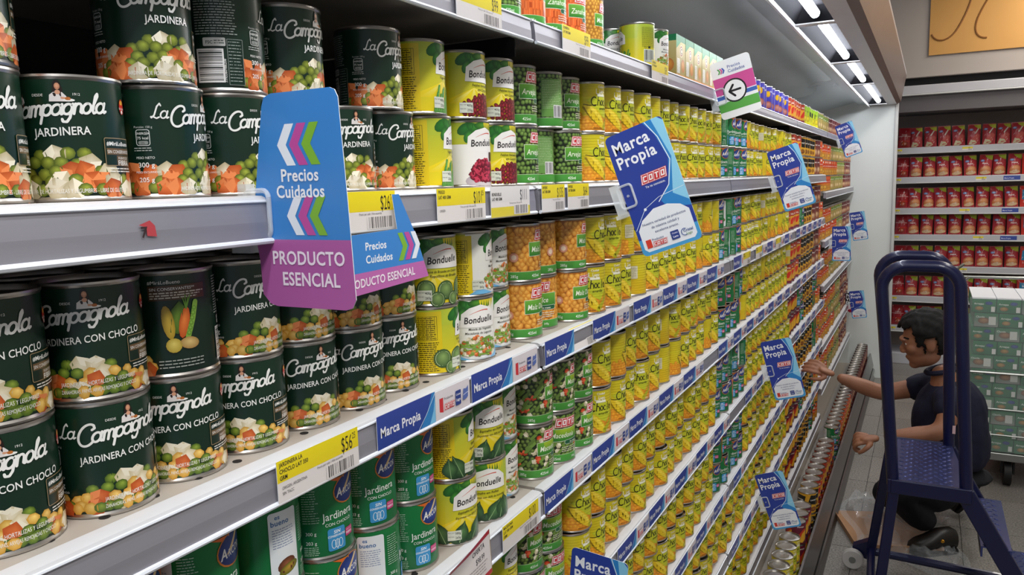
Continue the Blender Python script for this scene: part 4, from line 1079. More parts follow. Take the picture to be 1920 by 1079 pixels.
tag(o, 'curled white and red offer flyer on fourth shelf below spinach cans', 'flyer')
# small red sticker mark on the rail
a = Art(.02); a.poly([(0, 9), (9, 12), (13, 8), (14, 0), (6, 1), (6, 7)], '#b8454c'); a.text('7', 1, 0, 11, '#3a2a2c', 'l', .02)
st = link('sticker_mark', a.mesh('sticker_mark', None, M['card']), None, (.0042, .362, 1.539), (0, 0, pi / 2)); tag(st, 'torn red sticker with a seven on the bare second shelf rail', 'sticker')

# ------------------------------------------------------------------ hanging signs
def chevrons(a, x, y, s, cols, flip=False):
    for k, c in enumerate(cols):
        X = x + k * 11 * s; f = -1 if flip else 1
        pts = [(0, 0), (8, 14), (16, 14), (8, 0), (16, -14), (8, -14)]
        if flip: pts = [(16 - p[0], p[1]) for p in pts]
        a.shape([(X + p[0] * s, y + p[1] * s) for p in pts], c)
def plate(name, outline, art, loc, roll, label, cat, group=None, clip=True, thick=.0008, yaw=0, clip_at=None):
    e = empty(name, loc); e.rotation_euler = (0, roll, yaw)
    n = len(outline); b = MB()
    T = tessellate_polygon([[Vector((x, z, 0)) for x, z in outline]])
    P = [(x / 1000, 0, z / 1000) for x, z in outline] + [(x / 1000, thick, z / 1000) for x, z in outline]
    b.add(P, [tuple(t) for t in T] + [tuple(n + i for i in reversed(t)) for t in T] + [(i, n + i, n + (i + 1) % n, (i + 1) % n) for i in range(n)])
    b.build('board', M['white'], e, False)
    link('print', art, e)
    tag(e, label, cat, group)
    if clip:
        cx, cz = clip_at or (0, 70)
        g = MB(); P = [(p[0] / 1000, -.0022, p[1] / 1000) for p in rrpts(cx - 14, cz - 20, cx + 14, cz + 20, 6, 4)]
        g.tube(P + [P[0]], .0022, 8); g.cyl((cx / 1000 + .003, -.0028, cz / 1000), (cx / 1000 + .003, .002, cz / 1000), .0025, 8)
        g.box((cx - 26) / 1000, (cx - 10) / 1000, -.004, .006, (cz - 28) / 1000, (cz + 26) / 1000)
        g.box((cx - 30) / 1000, (cx - 8) / 1000, -.006, .010, (cz - 34) / 1000, (cz - 27) / 1000)
        g.build('clip', M['clear'], e, True)
    return e
# 1 tall blue and magenta sign
OUT1 = [(4, 10)] + [(12, 2), (20, 0)] + [(96, 0), (103, 2), (107, 9)] + [(104, 90), (100, 172), (97, 178), (92, 180)] + [(28, 180), (20, 177), (17, 170)] + [(2, 92), (-2, 80), (-2, 70), (3, 40)]
a = Art(.02)
def cl(P, lo, hi):
    Q = [(p[1], p[0]) for p in P]; r = clipstrip(Q, [(0, 0, 0)] * len(Q), lo, hi); return [(p[1], p[0]) for p in r[0]]
a.shape(cl(OUT1, 58, 200), '#3d86cf'); a.shape(cl(OUT1, -5, 58), '#b361a4')
chevrons(a, 32, 137, 1.0 * 1.22, ['#e8edf5', '#c04f9e', '#7fb53a']); chevrons(a, 38, 78, 1.15, ['#e8edf5', '#c04f9e', '#7fb53a'])
a.text('Precios', 34, 107, 14.5, '#f0f3f8', 'l', .03, 0, .92); a.text('Cuidados', 28, 93.5, 14.5, '#f0f3f8', 'l', .03, 0, .92)
a.text('PRODUCTO', 58, 37, 16, '#f4e6f2', 'c', .03, 0, .88); a.text('ESENCIAL', 60, 19, 16, '#f4e6f2', 'c', .03, 0, .88)
plate('price_program_sign', OUT1, a.mesh('print', None, M['card']), (-.015, .489, 1.470), 0, 'tall blue and magenta sign reading Precios Cuidados Producto Esencial', 'sign', None, True, .0008, 0, (6, 80))
# 2 folded strip sign below the 26.76 tag, facing the aisle
a = Art(.02)
a.shape([(-22, 22), (112, 24), (100, 52), (72, 98), (60, 98), (66, 62), (-22, 60)], '#3d86cf'); a.shape([(-22, 0), (120, 6), (112, 24), (-22, 22)], '#c06aae')
a.text('Precios', 12, 44, 11, '#eef2f8', 'l', .03); a.text('Cuidados', 12, 31, 11, '#eef2f8', 'l', .03); chevrons(a, 66, 43, 1.05, ['#7fb53a', '#c04f9e', '#e8edf5'], True)
a.text('PRODUCTO ESENCIAL', -20, 7.5, 12.0, '#f6e9f3', 'l', .03, 0, .90, .03)
OUT2 = [(-22, 0), (120, 6), (100, 52), (72, 98), (60, 98), (66, 62), (-22, 60)]
e = plate('price_program_strip', OUT2, a.mesh('print', None, M['card']), (.011, .592, 1.464), 0, 'small blue and pink Precios Cuidados sign hanging below the 26.76 tag', 'sign', None, False, .0006, pi / 2)
# 3 Marca Propia blades
def art_blade(full=True, nov=False):
    a = Art(.02); O = rrpts(0, 0, 110, 222, 9, 4)
    a.shape(O, '#29409b'); a.shape(cl(O, 0, 30), '#4a9fd6')
    a.shape([(62, 84), (84, 108), (98, 150), (88, 196), (74, 222), (101, 222), (110, 213), (110, 60), (70, 70)], '#2f86cc')
    a.shape([(86, 90), (104, 150), (90, 222), (101, 222), (110, 213), (110, 70)], '#8fd0ee')
    a.stroke([(58, 84), (84, 106), (100, 146), (92, 190), (78, 221)], 1.6, '#e7f2fa'); a.stroke([(2, 48), (30, 80), (60, 92), (108, 96)], .9, '#dcebf7'); a.ell(30, 79, 2.6, 2.6, '#f4f8fc')
    a.shape([(6, 12), (12, 6), (98, 6), (104, 12), (104, 56), (92, 68), (70, 76), (44, 76), (18, 62), (6, 46)], '#eef1f6')
    a.text('Marca', 8, 186, 29, '#f4f5fa', 'l', .05, 0, .92, .05); a.text('Propia', 8, 160, 29, '#f4f5fa', 'l', .05, 0, .92, .05)
    box_logo(a, 40, 122, 1.12); a.text('Yo te conozco.', 62, 113, 6, '#e8ecf5', 'c', .01)
    for i, t in enumerate(('Nuestra variedad de productos', 'de máxima calidad y', 'excelente precio.')): a.text(t, 56, 52 - i * 8.5, 6.4, '#3b4a7c', 'c', .0, 0, 1.0)
    a.rect(12, 12, 22, 27, '#d8402f'); a.text('Productos', 24, 23, 5.2, '#4b5582', 'l', .01); box_logo(a, 24, 12.5, .62)
    a.rr(59, 13, 74, 28, 1, '#2b3f86'); a.text('Ciudad', 66.5, 22.5, 3.6, '#eef', 'c', .01); a.text('Lago', 66.5, 16, 5, '#eef', 'c', .02)
    a.stroke(arcp(84, 20, 6, 6, 60, 300, 8), 1.2, '#2b4f96'); a.text('Cristal', 82, 20, 6.4, '#2b4f96', 'l', .02); a.text('Lago', 86, 14, 5.6, '#5f8f4a', 'l', .01)
    return a.mesh('print', None, M['card'])
BL = art_blade()
OUTB = rrpts(0, 0, 110, 222, 9, 4)
def blade(tlx, tlz, y, ang, s, label, clip=True):
    """(tlx, tlz) top-left corner; ang = clockwise-from-vertical lean of the left edge"""
    # left edge runs from the top-left corner down and to the right
    y_rail = y; k = .90 / s; tlx = .5 + (tlx - .5) * k; tlz = 1.57 + (tlz - 1.57) * k; y = y * k; s = .90
    L = .222 * s; bx, bz = tlx + L * sin(ang), tlz - L * cos(ang)
    e = plate('own_brand_sign', OUTB, BL, (bx, y, bz), 0, label, 'sign', 'blue Marca Propia blade signs', clip, .0008, 0, (6, 112))
    e.rotation_euler = (0, -ang, 0); e.scale = (s, s, s)
    # clear strap from the clip to the rail it is snapped on
    c0 = Matrix.Translation((bx, y, bz)) @ Matrix.Rotation(-ang, 4, 'Y') @ Vector((-.010 * s, .003, .112 * s))
    rz_ = min(list(LOW.values()) + list(LASTLOW.values()), key=lambda q: abs(q + .02 - c0.z)) + .02
    g = MB(); a_, b_ = c0, Vector((.004, y_rail + .012, rz_)); d_ = b_ - a_
    P = [(p.x + dx_, p.y, p.z + dz_) for p in (a_, a_ + d_ * .5 + Vector((.004, 0, 0)), b_) for dx_, dz_ in ((-.001, -.012), (.001, -.012), (.001, .012), (-.001, .012))]
    g.add(P, [(i * 4 + j, i * 4 + (j + 1) % 4, i * 4 + 4 + (j + 1) % 4, i * 4 + 4 + j) for i in (0, 1) for j in range(4)] + [(3, 2, 1, 0), (8, 9, 10, 11)])
    st_ = g.build('strap', M['clear'], e, False); st_.matrix_parent_inverse = (Matrix.Translation((bx, y, bz)) @ Matrix.Rotation(-ang, 4, 'Y') @ Matrix.Scale(s, 4)).inverted()
    return e
blade(-.047, 1.647, 1.402, .335, 1.07, 'large blue Marca Propia sign in front of corn cans, nearest in full view')
blade(-.030, 1.652, 2.985, .31, 1.03, 'blue Marca Propia sign hanging from second shelf, middle distance')
blade(-.027, 1.856, 5.26, .34, .93, 'small blue Marca Propia sign under the top shelf near end panel')
blade(-.011, .977, 2.805, .27, .97, 'blue Marca Propia sign beside the reaching hand of the worker')
blade(-.032, .465, 2.841, .345, .96, 'blue Marca Propia sign lowest in the display, above silver can lids')
blade(-.002, 1.253, 5.02, .02, .94, 'small blue Marca Propia sign on white end panel, left one of pair')
blade(-.002, 1.280, 6.14, .16, .93, 'small blue Marca Propia sign on white end panel, right one of pair')
blade(.004, .690, 6.235, .14, .93, 'small blue Marca Propia sign behind the NOVEDAD disc sign')
bb = blade(-.001, .967, 1.114, -.10, .90, 'blue Marca Propia sign cut off by bottom edge of photo', True)
# black NOVEDAD tag in front of it
a = Art(.02); ON = [(8, 40), (0, 90), (0, 150), (78, 150), (78, 90), (66, 40), (52, 10), (30, 4)]
a.shape(ON, '#181722'); a.text('NO', 6, 122, 32, '#f2f2f5', 'l', .06); a.text('VE', 6, 94, 32, '#f2f2f5', 'l', .06); a.text('DAD', 6, 68, 28, '#f2f2f5', 'l', .06); a.text('!', 56, 104, 44, '#d22a6a', 'l', .06)
a.ell(40, 34, 28, 30, '#c8203f', '#b5183a', 0, 20); a.stroke(arcp(40, 34, 12, 12, 0, 360, 14), 2, '#7a1030')
plate('new_product_sign', ON, a.mesh('print', None, M['card']), (-.016, 6.19, .535), 0, 'small black NOVEDAD sign with crimson disc on white end panel', 'sign', None, False)
# arrow sign
a = Art(.02); OA = rrpts(0, 0, 102, 148, 9, 4); a.shape(OA, '#f0f1f4'); a.rect(0, 62, 102, 106, '#cf4f96'); a.rect(0, 48, 102, 62, '#eef0f4'); a.rect(0, 50, 102, 60, '#3f66b5'); a.rect(0, 18, 102, 42, '#5aa84a')
a.ell(48, 66, 30, 30, '#16151c', '#16151c', 0, 28, (0, 0)); a.ell(48, 66, 26, 26, '#f4f4f6', '#f4f4f6', 0, 28, (0, 0)); a.stroke([(62, 66), (34, 66)], 5.5, '#16151c', 8); a.stroke([(46, 80), (34, 66), (46, 52)], 5.5, '#16151c', 8)
chevrons(a, 16, 122, .5, ['#4f9a4a', '#c04f8e', '#3f56b5'], True); a.text('Precios', 42, 124, 11, '#4a5fa8', 'l', .01); a.text('Cuidados', 42, 113, 11, '#4a5fa8', 'l', .01)
e = plate('arrow_sign', OA, a.mesh('print', None, M['card']), (.025, 2.055, 1.713), 0, 'white, pink and green sign with black arrow under the top shelf', 'sign', None, True, .0008, 0, (8, 60))
e.rotation_euler = (0, -.245, 0)

# ------------------------------------------------------------------ back shelving with red packets
YB = 7.0
bu = struct(MB().box(-1.0, 2.5, YB - .12, YB + .40, 2.285, 3.25).build('wall_bulkhead', M['bulkhead'], None, False))
cp = empty('back_canopy', (0, 0, 0)); tag(cp, 'grey canopy above the red packet shelves at the back', 'canopy')
MB().box(-.4, 2.3, YB - .05, YB + .4, 2.215, 2.285).build('black_gap', M['black'], cp, False)
MB().box(-.4, 2.3, YB - .22, YB + .4, 2.148, 2.215).build('front_panel', M['canopy_white'], cp, False, .006)
b = MB(); b.tube([(-.4, YB - .225, 2.144), (2.3, YB - .225, 2.144)], .006, 8); b.build('edge_tube', M['white_trim'], cp)
MB().box(-.4, 2.3, YB - .19, YB + .4, 2.02, 2.148).build('under_panel', mat('grey_panel', '#6a6668', .5, .2, .05, 6), cp, False)
struct(MB().box(-.4, 2.3, YB + .33, YB + .36, 0, 2.02).build('wall_back_case', mat('beige_back', '#8a7d75', .6, 0, .05, 5), None, False))
o = MB().box(.465, 1.6, YB - .135, YB - .128, 2.438, 3.2).build('hanging_poster', M['poster'], None, False); tag(o, 'orange-tan poster with thin brown curls above the back shelves', 'poster')
b = MB(); 
def crv(P): b.tube([(x, YB - .137, z) for x, z in P], .006, 6)
def bez(p0, p1, p2, p3, n=14):
    return [tuple((1 - t) ** 3 * a + 3 * (1 - t) ** 2 * t * b_ + 3 * (1 - t) * t * t * c + t ** 3 * d for a, b_, c, d in zip(p0, p1, p2, p3)) for t in [k / n for k in range(n + 1)]]
crv(bez((.48, 2.592), (.50, 2.53), (.59, 2.51), (.65, 2.62)) + bez((.65, 2.62), (.70, 2.71), (.73, 2.80), (.75, 2.92))[1:])
crv(bez((.84, 2.53), (.76, 2.53), (.75, 2.61), (.78, 2.69)) + bez((.78, 2.69), (.81, 2.77), (.86, 2.85), (.90, 2.93))[1:])
o = b.build('brown_curls', mat('brown_ink', '#8a5a2a', .6), o)
def packet_mesh(kind):
    a = Art(.03); W_, H_ = 92, 168
    base = {'meat': '#b03a40', 'bun': '#a82f36', 'red': '#9c222a', 'blue': '#c8382e'}[kind]
    a.rect(-46, 0, 46, H_, base, base)
    if kind == 'bun':
        a.shape([(-10, 168), (46, 168), (46, 128), (20, 136), (0, 150)], '#a8b338'); a.ell(-22, 120, 15, 10, '#b9c6de', '#5a76b0', 0, 12); a.ell(4, 42, 40, 34, '#dc9a66', '#a85a33', .2, 18); a.ell(4, 24, 38, 15, '#efdfba', '#c9a070', .1, 16); a.ell(4, 52, 37, 27, '#eaae7c', '#b8683f', .2, 16)
        a.text('Hamb', -2, 92, 17, '#e9dcd8', 'c', .03, .1)
    elif kind == 'meat':
        a.shape([(-6, 168), (46, 168), (46, 132), (20, 140), (6, 150)], '#c0c24a'); a.ell(-24, 128, 15, 10, '#c9d4e8', '#5a76b0', 0, 12); a.shape([(-34, 14), (-10, 70), (22, 96), (42, 82), (20, 26), (-6, 8)], '#c85a52'); a.shape([(-38, 10), (-26, 46), (6, 40), (20, 20), (-4, 6)], '#d8cfa8'); a.stroke([(4, 96), (26, 134)], 9, '#d9d2c4')
    elif kind == 'red':
        a.rect(-46, 96, 46, 104, '#c98a88'); a.ell(4, 36, 26, 22, '#c8603a', '#7d2418', 0, 14); a.text('Carne', 0, 108, 16, '#e0c4c0', 'c', .03); a.rect(-46, 56, 46, 64, '#c02a1c')
    else:
        a.shape([(-34, 60), (-30, 140), (34, 140), (38, 62)], '#2b7fa8'); a.ell(10, 34, 20, 18, '#d8dcb8', '#8a9a5a'); a.text('Fish', 0, 104, 18, '#dbeaf2', 'c', .04)
    RR = random.Random(len(kind))
    for q in range(7):  # pale strokes paint gloss highlights into the packet print
        xx, yy = RR.uniform(-36, 30), RR.uniform(20, 150); a.stroke([(xx, yy), (xx + RR.uniform(2, 8), yy + RR.uniform(6, 16))], [1, 3.2], '#e6d3d0', 5)
    def fn(u, v, d):
        t = 1 - (abs(u) / 46) ** 2.2; k = max(0, 1 - abs((v - 84) / 84) ** 2.6)
        return (u / 1000, -(.004 + .026 * max(0, t) * k) - d, v / 1000)
    # split tall shapes so that the pillow bends them
    split_v(a, 14)
    me = a.mesh('packet_front', None, M['bag'], fn=fn)
    # closed back skin and crimped ends
    b = MB(); n = 9
    for sgn in (1,):
        P = []
        for j in range(n):
            for i in range(n):
                u = -46 + 92 * i / (n - 1); v = 168 * j / (n - 1); t = max(0, 1 - (abs(u) / 46) ** 2.2); k = max(0, 1 - abs((v - 84) / 84) ** 2.6)
                y = (.0035 + .026 * t * k); P.append((u / 1000, y if sgn > 0 else -y, v / 1000))
        fs = [(j * n + i, j * n + i + 1, (j + 1) * n + i + 1, (j + 1) * n + i) for j in range(n - 1) for i in range(n - 1)]
        b.add(P, [tuple(reversed(f)) for f in fs] if sgn > 0 else fs)
    b.box(-.046, .046, -.0012, .0012, .166, .174)
    bk = b.mesh('packet_back', mat('packet_foil_' + kind, base, .3, 0, .08, 30))
    return me, bk
PK = {k: packet_mesh(k) for k in ('meat', 'bun', 'red', 'blue')}
PWORDS = {'meat': 'red frozen meat packet', 'bun': 'red burger packet with round bun', 'red': 'plain dark red packet', 'blue': 'red packet with blue panel'}
BLOW = [1.705, 1.472, 1.227, 1.015, .763, .515, .268]
BN = ['top', 'second', 'third', 'fourth', 'fifth', 'sixth', 'lowest']
yt = Art(.02); yt.rect(0, 0, 70, 26, '#ddd9d2'); yt.rect(0, 12, 70, 26, '#e3d23c'); yt.text('$89', 40, 13, 12, '#3a3528', 'l', .0, 0, .7); yt.barcode(36, 2, 64, 10, 3)
YT = yt.mesh('print'); bt = Art(.02); bt.rect(0, 0, 108, 30, '#3c4f9c'); bt.text('Marca Propia', 6, 9, 13, '#dcdff0', 'l', .03, 0, .85); BT = bt.mesh('print')
R = random.Random(4)
bk_ = MB().box(-.05, 2.2, YB - .012, YB + .33, 0, .09).build('back_case_plinth', M['canopy_white'], None, False, .004); tag(bk_, 'grey plinth at the foot of the red packet shelves', 'shelving base')
tc = 0
for r, zl in enumerate(BLOW):
    s = empty('shelf', (0, YB, zl)); tag(s, 'back wall metal shelf of red packets, %s down' % ('top one' if r == 0 else ordw(r + 1) + ' one'), 'shelf', 'back wall shelves')
    MB().box(-.05, 2.2, 0, .33, .02, .045).build('board', M['canopy_white'], s, False)
    MB().box(-.05, 2.2, -.012, .002, 0, .05).build('price_rail', M['canopy_white'], s, False, .003)
    b = MB(); b.tube([(-.05, -.012, .002), (2.2, -.012, .002)], .004, 6); b.build('rail_lip', M['white_trim'], s)
    x = .225; i = 0
    while x < 1.32:
        k = 'red' if i < 2 else ('blue' if x > 1.125 else ('meat' if r == 0 else 'bun'))
        sc = .94 if r < 4 else .98
        me, bk = PK[k]
        for dep in (0,):
            p = empty('meat_packet' if k == 'meat' else 'burger_packet' if k == 'bun' else 'red_packet' if k == 'red' else 'blue_panel_packet', (x, YB + .045 + R.uniform(0, .02), zl + .046), R.uniform(-.2, .2))
            p.rotation_euler = (radians(-6 + R.uniform(-3, 2)), radians(R.uniform(-3, 3)), R.uniform(-.14, .14)); p.scale = (sc, sc, .94)
            link('packet_front', me, p); link('packet_back', bk, p)
            tag(p, '%s, %s from the left, %s back shelf' % (PWORDS[k], ordw(i + 1), BN[r]), 'packet', 'red packets on the back shelves')
        x += (.0935 + R.uniform(-.002, .007)) if k != 'red' else .089; i += 1
    for j, xx in enumerate((.235, .72 + .1 * (r % 2))):
        e = empty('price_tag', (xx, YB - .0125, zl + .012)); MB().box(0, .07, 0, .0005, 0, .026).build('card', M['white'], e, False); link('print', YT, e)
        tag(e, 'yellow price tag on %s back shelf, %s' % (BN[r], ('left one', 'right one')[j]), 'price tag', 'price tags on the back shelves')
    if r in (1, 2, 3):
        e = empty('brand_strip', (1.0, YB - .0125, zl + .011)); MB().box(0, .108, 0, .0005, 0, .030).build('card', M['white'], e, False); link('print', BT, e)
        tag(e, 'blue strip on the rail of the %s back shelf' % BN[r], 'shelf strip', 'blue strips on the back shelves')

# ------------------------------------------------------------------ roll cage with wrapped green packs
cg = empty('roll_cage', (0, 0, 0)); tag(cg, 'zinc wire roll cage loaded with wrapped green packs behind the worker', 'cart')
cx0, cx1, cy0, cy1 = .66, 1.46, 4.36, 4.95
b = MB(); b.box(cx0 + .04, cx1, cy0, cy1, .135, .175); b.build('base_frame', M['steel'], cg, False, .004)
for z in (1.05, .58, .40, .27):
    b = MB(); b.tube([(cx0, cy0 - .01, z), (cx1, cy0 - .01, z)], .007 if z > .5 else .004, 8); b.build('front_rail', M['steel'], cg)
for x in (cx0, cx1):
    for y in (cy0 - .01, cy1):
        if x == cx0 and y < 4.4: P = [(x, y, .58), (x - .0, y, 1.02), (x + .03, y, 1.05)]
        P = [(x, y, .17), (x, y, 1.02), (x + (.03 if x == cx0 else -.03), y, 1.05)]
        b = MB(); b.tube(P, .009, 8); b.build('post', M['steel'], cg)
b = MB()
for i in range(8): b.tube([(cx0 + .02, cy0 + .07 * i, .17), (cx0 + .02, cy0 + .07 * i, 1.0)], .0025, 6)
b.build('side_mesh', M['steel'], cg)
for (x, y) in ((.90, 4.42), (1.38, 4.42), (.90, 4.88), (1.38, 4.88)):
    ca = MB(); ca.cyl((x - .016, y, .062), (x + .016, y, .062), .062, 20); w_ = ca.build('castor', M['rubber'], cg)
    b = MB(); b.box(x - .030, x - .022, y - .02, y + .02, .06, .135); b.box(x + .022, x + .030, y - .02, y + .02, .06, .135); b.box(x - .03, x + .03, y - .03, y + .03, .125, .137); b.build('fork', M['rubber'], w_, False)
pk = Art(.03); pk.rect(0, 0, 100, 66, '#1f6a3a', '#2b7d48'); pk.ell(70, 46, 16, 9, '#36559c', '#22366f'); pk.ell(30, 20, 18, 11, '#c9a04a', '#7a5a2a'); pk.text('Arvejas', 8, 38, 13, '#e6efe2', 'l', .03); pk.rect(80, 4, 96, 30, '#e8e9e2')
PKM = pk.mesh('print'); pk2 = Art(.03); pk2.rect(0, 0, 100, 66, '#8c8f86', '#2b7d48'); pk2.ell(40, 30, 26, 16, '#b98a5a', '#6d4a2a'); pk2.rect(60, 10, 90, 50, '#d9dcd2'); pk2.text('Choclo', 6, 44, 12, '#e6efe2', 'l', .03); PKM2 = pk2.mesh('print')
pb = MB().box(0, .1, 0, .40, 0, .066).mesh('carton_body', mat('green_carton', '#2a7444', .5, 0, .08, 20), False)
pbt = MB().box(0, .1, 0, .40, 0, .066).mesh('carton_body', mat('white_carton', '#dfe3e0', .5, 0, .03, 20), False)
wrp = MB(); n = 0
for lay in range(11):
    for i in range(6):
        x = .712 + i * .103 + (lay % 2) * .012; z = .178 + lay * .0695
        e = empty('green_carton', (x, 4.372 + R.uniform(0, .008), z)); top = lay == 10
        link('carton_body', pbt if False else pb, e); link('print', PKM if (i + lay) % 3 else PKM2, e, (0, -.0005, 0))
        if top: MB().box(0, .1, 0, .40, .066, .072).build('white_top', M['white'], e, False)
        tag(e, 'green vegetable carton in the wire cage, %s from left, %s layer up' % (ordw(i + 1), ordw(lay + 1)), 'carton', 'green cartons in the roll cage')
b = MB(); Pn = []
nx, nz = 40, 24
for j in range(nz + 1):
    for i in range(nx + 1):
        Pn.append((.70 + .66 * i / nx, 4.362 + .006 * sin(i * 1.3 + j * .7) * sin(j * .9), .18 + .77 * j / nz))
b.add(Pn, [(j * (nx + 1) + i, j * (nx + 1) + i + 1, (j + 1) * (nx + 1) + i + 1, (j + 1) * (nx + 1) + i) for j in range(nz) for i in range(nx)])
o = b.build('stretch_wrap', M['film']); tag(o, 'creased clear film stretched round the green cartons', 'plastic film')

# ------------------------------------------------------------------ blue platform ladder
def blend(a, b, t): return tuple(a[i] + (b[i] - a[i]) * t for i in range(3))
lad = empty('platform_ladder', (0, 0, 0)); tag(lad, 'navy blue steel platform ladder with hoop handrails and checker plate in front of the worker', 'ladder')
YN, YF, ZP = 2.78, 3.22, .55
def hoop(y, xl0, xr0, xl1, xr1, zt):
    """left and right foot x at the platform, x near the top, top height"""
    r = .075; P = [(xl0, y, ZP - .02), (xl1, y, zt - r)]
    for k in range(1, 9): t = pi / 2 * k / 8; P.append((xl1 + r - r * cos(t), y, zt - r + r * sin(t)))
    for k in range(0, 9): t = pi / 2 * k / 8; P.append((xr1 - r + r * sin(t), y, zt - r + r * cos(t)))
    P.append((xr0, y, ZP - .02)); b = MB(); b.tube(P, .0195, 12); b.build('handrail', M['navy'], lad)
hoop(YN, .432, .645, .378, .602, 1.268); hoop(YF, .412, .604, .348, .580, 1.258)
b = MB(); b.add([(.43, YN - .015, ZP), (.655, YN - .015, ZP), (.612, YF + .01, ZP), (.41, YF + .01, ZP), (.43, YN - .015, ZP - .004), (.655, YN - .015, ZP - .004), (.612, YF + .01, ZP - .004), (.41, YF + .01, ZP - .004)],
      [(0, 1, 2, 3), (4, 7, 6, 5), (0, 4, 5, 1), (1, 5, 6, 2), (2, 6, 7, 3), (3, 7, 4, 0)])
def studs(b, x0, x1, y0, y1, z, dx=.030, dy=.030):
    j = 0; y = y0 + .012
    while y < y1 - .008:
        x = x0 + .012 + (j % 2) * dx / 2; i = 0
        while x < x1 - .010:
            a_ = .6 if (i + j) % 2 else -.6; T = Matrix.Translation((x, y, z)) @ Matrix.Rotation(a_, 4, 'Z')
            P = [T @ Vector(p) for p in ((-.010, 0, 0), (0, -.0032, 0), (.010, 0, 0), (0, .0032, 0), (-.005, 0, .0022), (.005, 0, .0022))]
            b.add([tuple(p) for p in P], [(0, 1, 4), (1, 5, 4), (1, 2, 5), (2, 3, 5), (3, 4, 5), (3, 0, 4)]); x += dx; i += 1
        y += dy / 2 * 1.4; j += 1
studs(b, .44, .622, YN, YF, ZP)
b.build('platform', M['checker'], lad, False)
b = MB(); b.box(.425, .66, YN - .022, YN - .008, ZP - .045, ZP + .003); b.box(.41, .612, YF + .006, YF + .018, ZP - .045, ZP + .003); b.box(.415, .43, YN - .02, YF + .015, ZP - .045, ZP + .003); b.build('platform_frame', M['navy'], lad, False, .003)
def bar(name, p, q, wx, wy, mt=M['navy']):
    p = Vector(p); q = Vector(q); d = (q - p).normalized(); yv = Vector((0, 1, 0)); xv = yv.cross(d).normalized(); yv = d.cross(xv)
    P = [c + xv * sx * wx / 2 + yv * sy * wy / 2 for c in (p, q) for sx, sy in ((-1, -1), (1, -1), (1, 1), (-1, 1))]
    bb = MB(); bb.add([tuple(v) for v in P], [(0, 3, 2, 1), (4, 5, 6, 7), (0, 1, 5, 4), (1, 2, 6, 5), (2, 3, 7, 6), (3, 0, 4, 7)]); return bb.build(name, mt, lad, False, .004)
bar('leg', (.436, YN, ZP - .03), (.388, YN, .0), .034, .034); bar('leg', (.408, YF, ZP - .03), (.350, YF, .06), .034, .034)
bar('stringer', (.640, YN, ZP - .015), (.945, YN, .0), .055, .022); bar('stringer', (.602, YF, ZP - .015), (.89, YF, .0), .05, .022)
b = MB(); b.tube([(.365, YF, .075), (.80, YF, .062)], .016, 10); b.build('cross_bar', M['navy'], lad)
b = MB(); b.tube([(.352, YF, .085), (.358, YF - .10, .075), (.375, YN, .06)], .015, 10); b.build('base_tube', M['navy'], lad)
for i, z in enumerate((.367, .184)):
    x = .645 + (ZP - z) * .555; y0, y1 = YN - .01, YF - .02
    b = MB(); b.box(x - .055, x + .030, y0, y1, z - .004, z); b.box(x + .024, x + .030, y0, y1, z - .035, z - .004); b.box(x - .055, x - .049, y0, y1, z - .035, z - .004)
    studs(b, x - .054, x + .028, y0, y1, z); b.build('tread', M['checker'], lad, False)
for y, sx in ((YF + .0, 0),):
    b = MB(); b.add([(.372, y - .012, .135), (.285, y - .012, .088), (.285, y - .012, .058), (.36, y - .012, .035), (.372, y + .03, .135), (.285, y + .03, .088), (.285, y + .03, .058), (.36, y + .03, .035)],
        [(0, 1, 2, 3), (4, 7, 6, 5), (0, 4, 5, 1), (1, 5, 6, 2), (2, 6, 7, 3), (3, 7, 4, 0)]); b.build('wheel_bracket', M['navy'], lad, False, .002)
    b = MB(); b.lathe([(.012, -.012), (.036, -.012), (.041, -.008), (.041, .008), (.036, .012), (.012, .012)], 28); o = b.build('wheel', M['wheel'], lad, True, 0, (.288, y - .030, .043), (pi / 2, 0, 0))
    b = MB(); b.lathe([(0, -.016), (.012, -.016), (.013, .014), (0, .014)], 14); b.build('axle', M['steel'], o)
b = MB(); b.lathe([(.012, -.012), (.036, -.012), (.041, -.008), (.041, .008), (.036, .012), (.012, .012)], 28); b.build('wheel', M['wheel'], lad, True, 0, (.90, YF + .03, .043), (pi / 2, 0, 0))
b = MB(); b.box(.612, .622, YF - .022, YF - .019, .60, .63); b.build('sticker', mat('red_white_sticker', '#c9a8a8', .5), lad, False)

# ------------------------------------------------------------------ worker kneeling at the shelf
def skin_eval(chains, sub=2):
    V, Ed, Rd, key = [], [], [], {}
    for ch in chains:
        prev = None
        for q in ch:
            p = tuple(round(c, 4) for c in q[:3])
            if p not in key: key[p] = len(V); V.append(p); Rd.append((q[3], q[4] if len(q) > 4 else q[3]))
            i = key[p]
            if prev is not None and prev != i: Ed.append((prev, i))
            prev = i
    me = bpy.data.meshes.new('sk'); me.from_pydata(V, Ed, []); o = bpy.data.objects.new('sk', me); COL.objects.link(o)
    bm = bmesh.new(); bm.from_mesh(me); lay = bm.verts.layers.skin.verify()
    for i, v in enumerate(bm.verts): v[lay].radius = Rd[i]; v[lay].use_root = (i == 0)
    bm.to_mesh(me); bm.free()
    o.modifiers.new('skin', 'SKIN').use_smooth_shade = True
    s_ = o.modifiers.new('sub', 'SUBSURF'); s_.levels = sub; s_.render_levels = sub
    dg = bpy.context.evaluated_depsgraph_get(); ev = o.evaluated_get(dg); out = bpy.data.meshes.new_from_object(ev)
    bpy.data.objects.remove(o); bpy.data.meshes.remove(me); return out
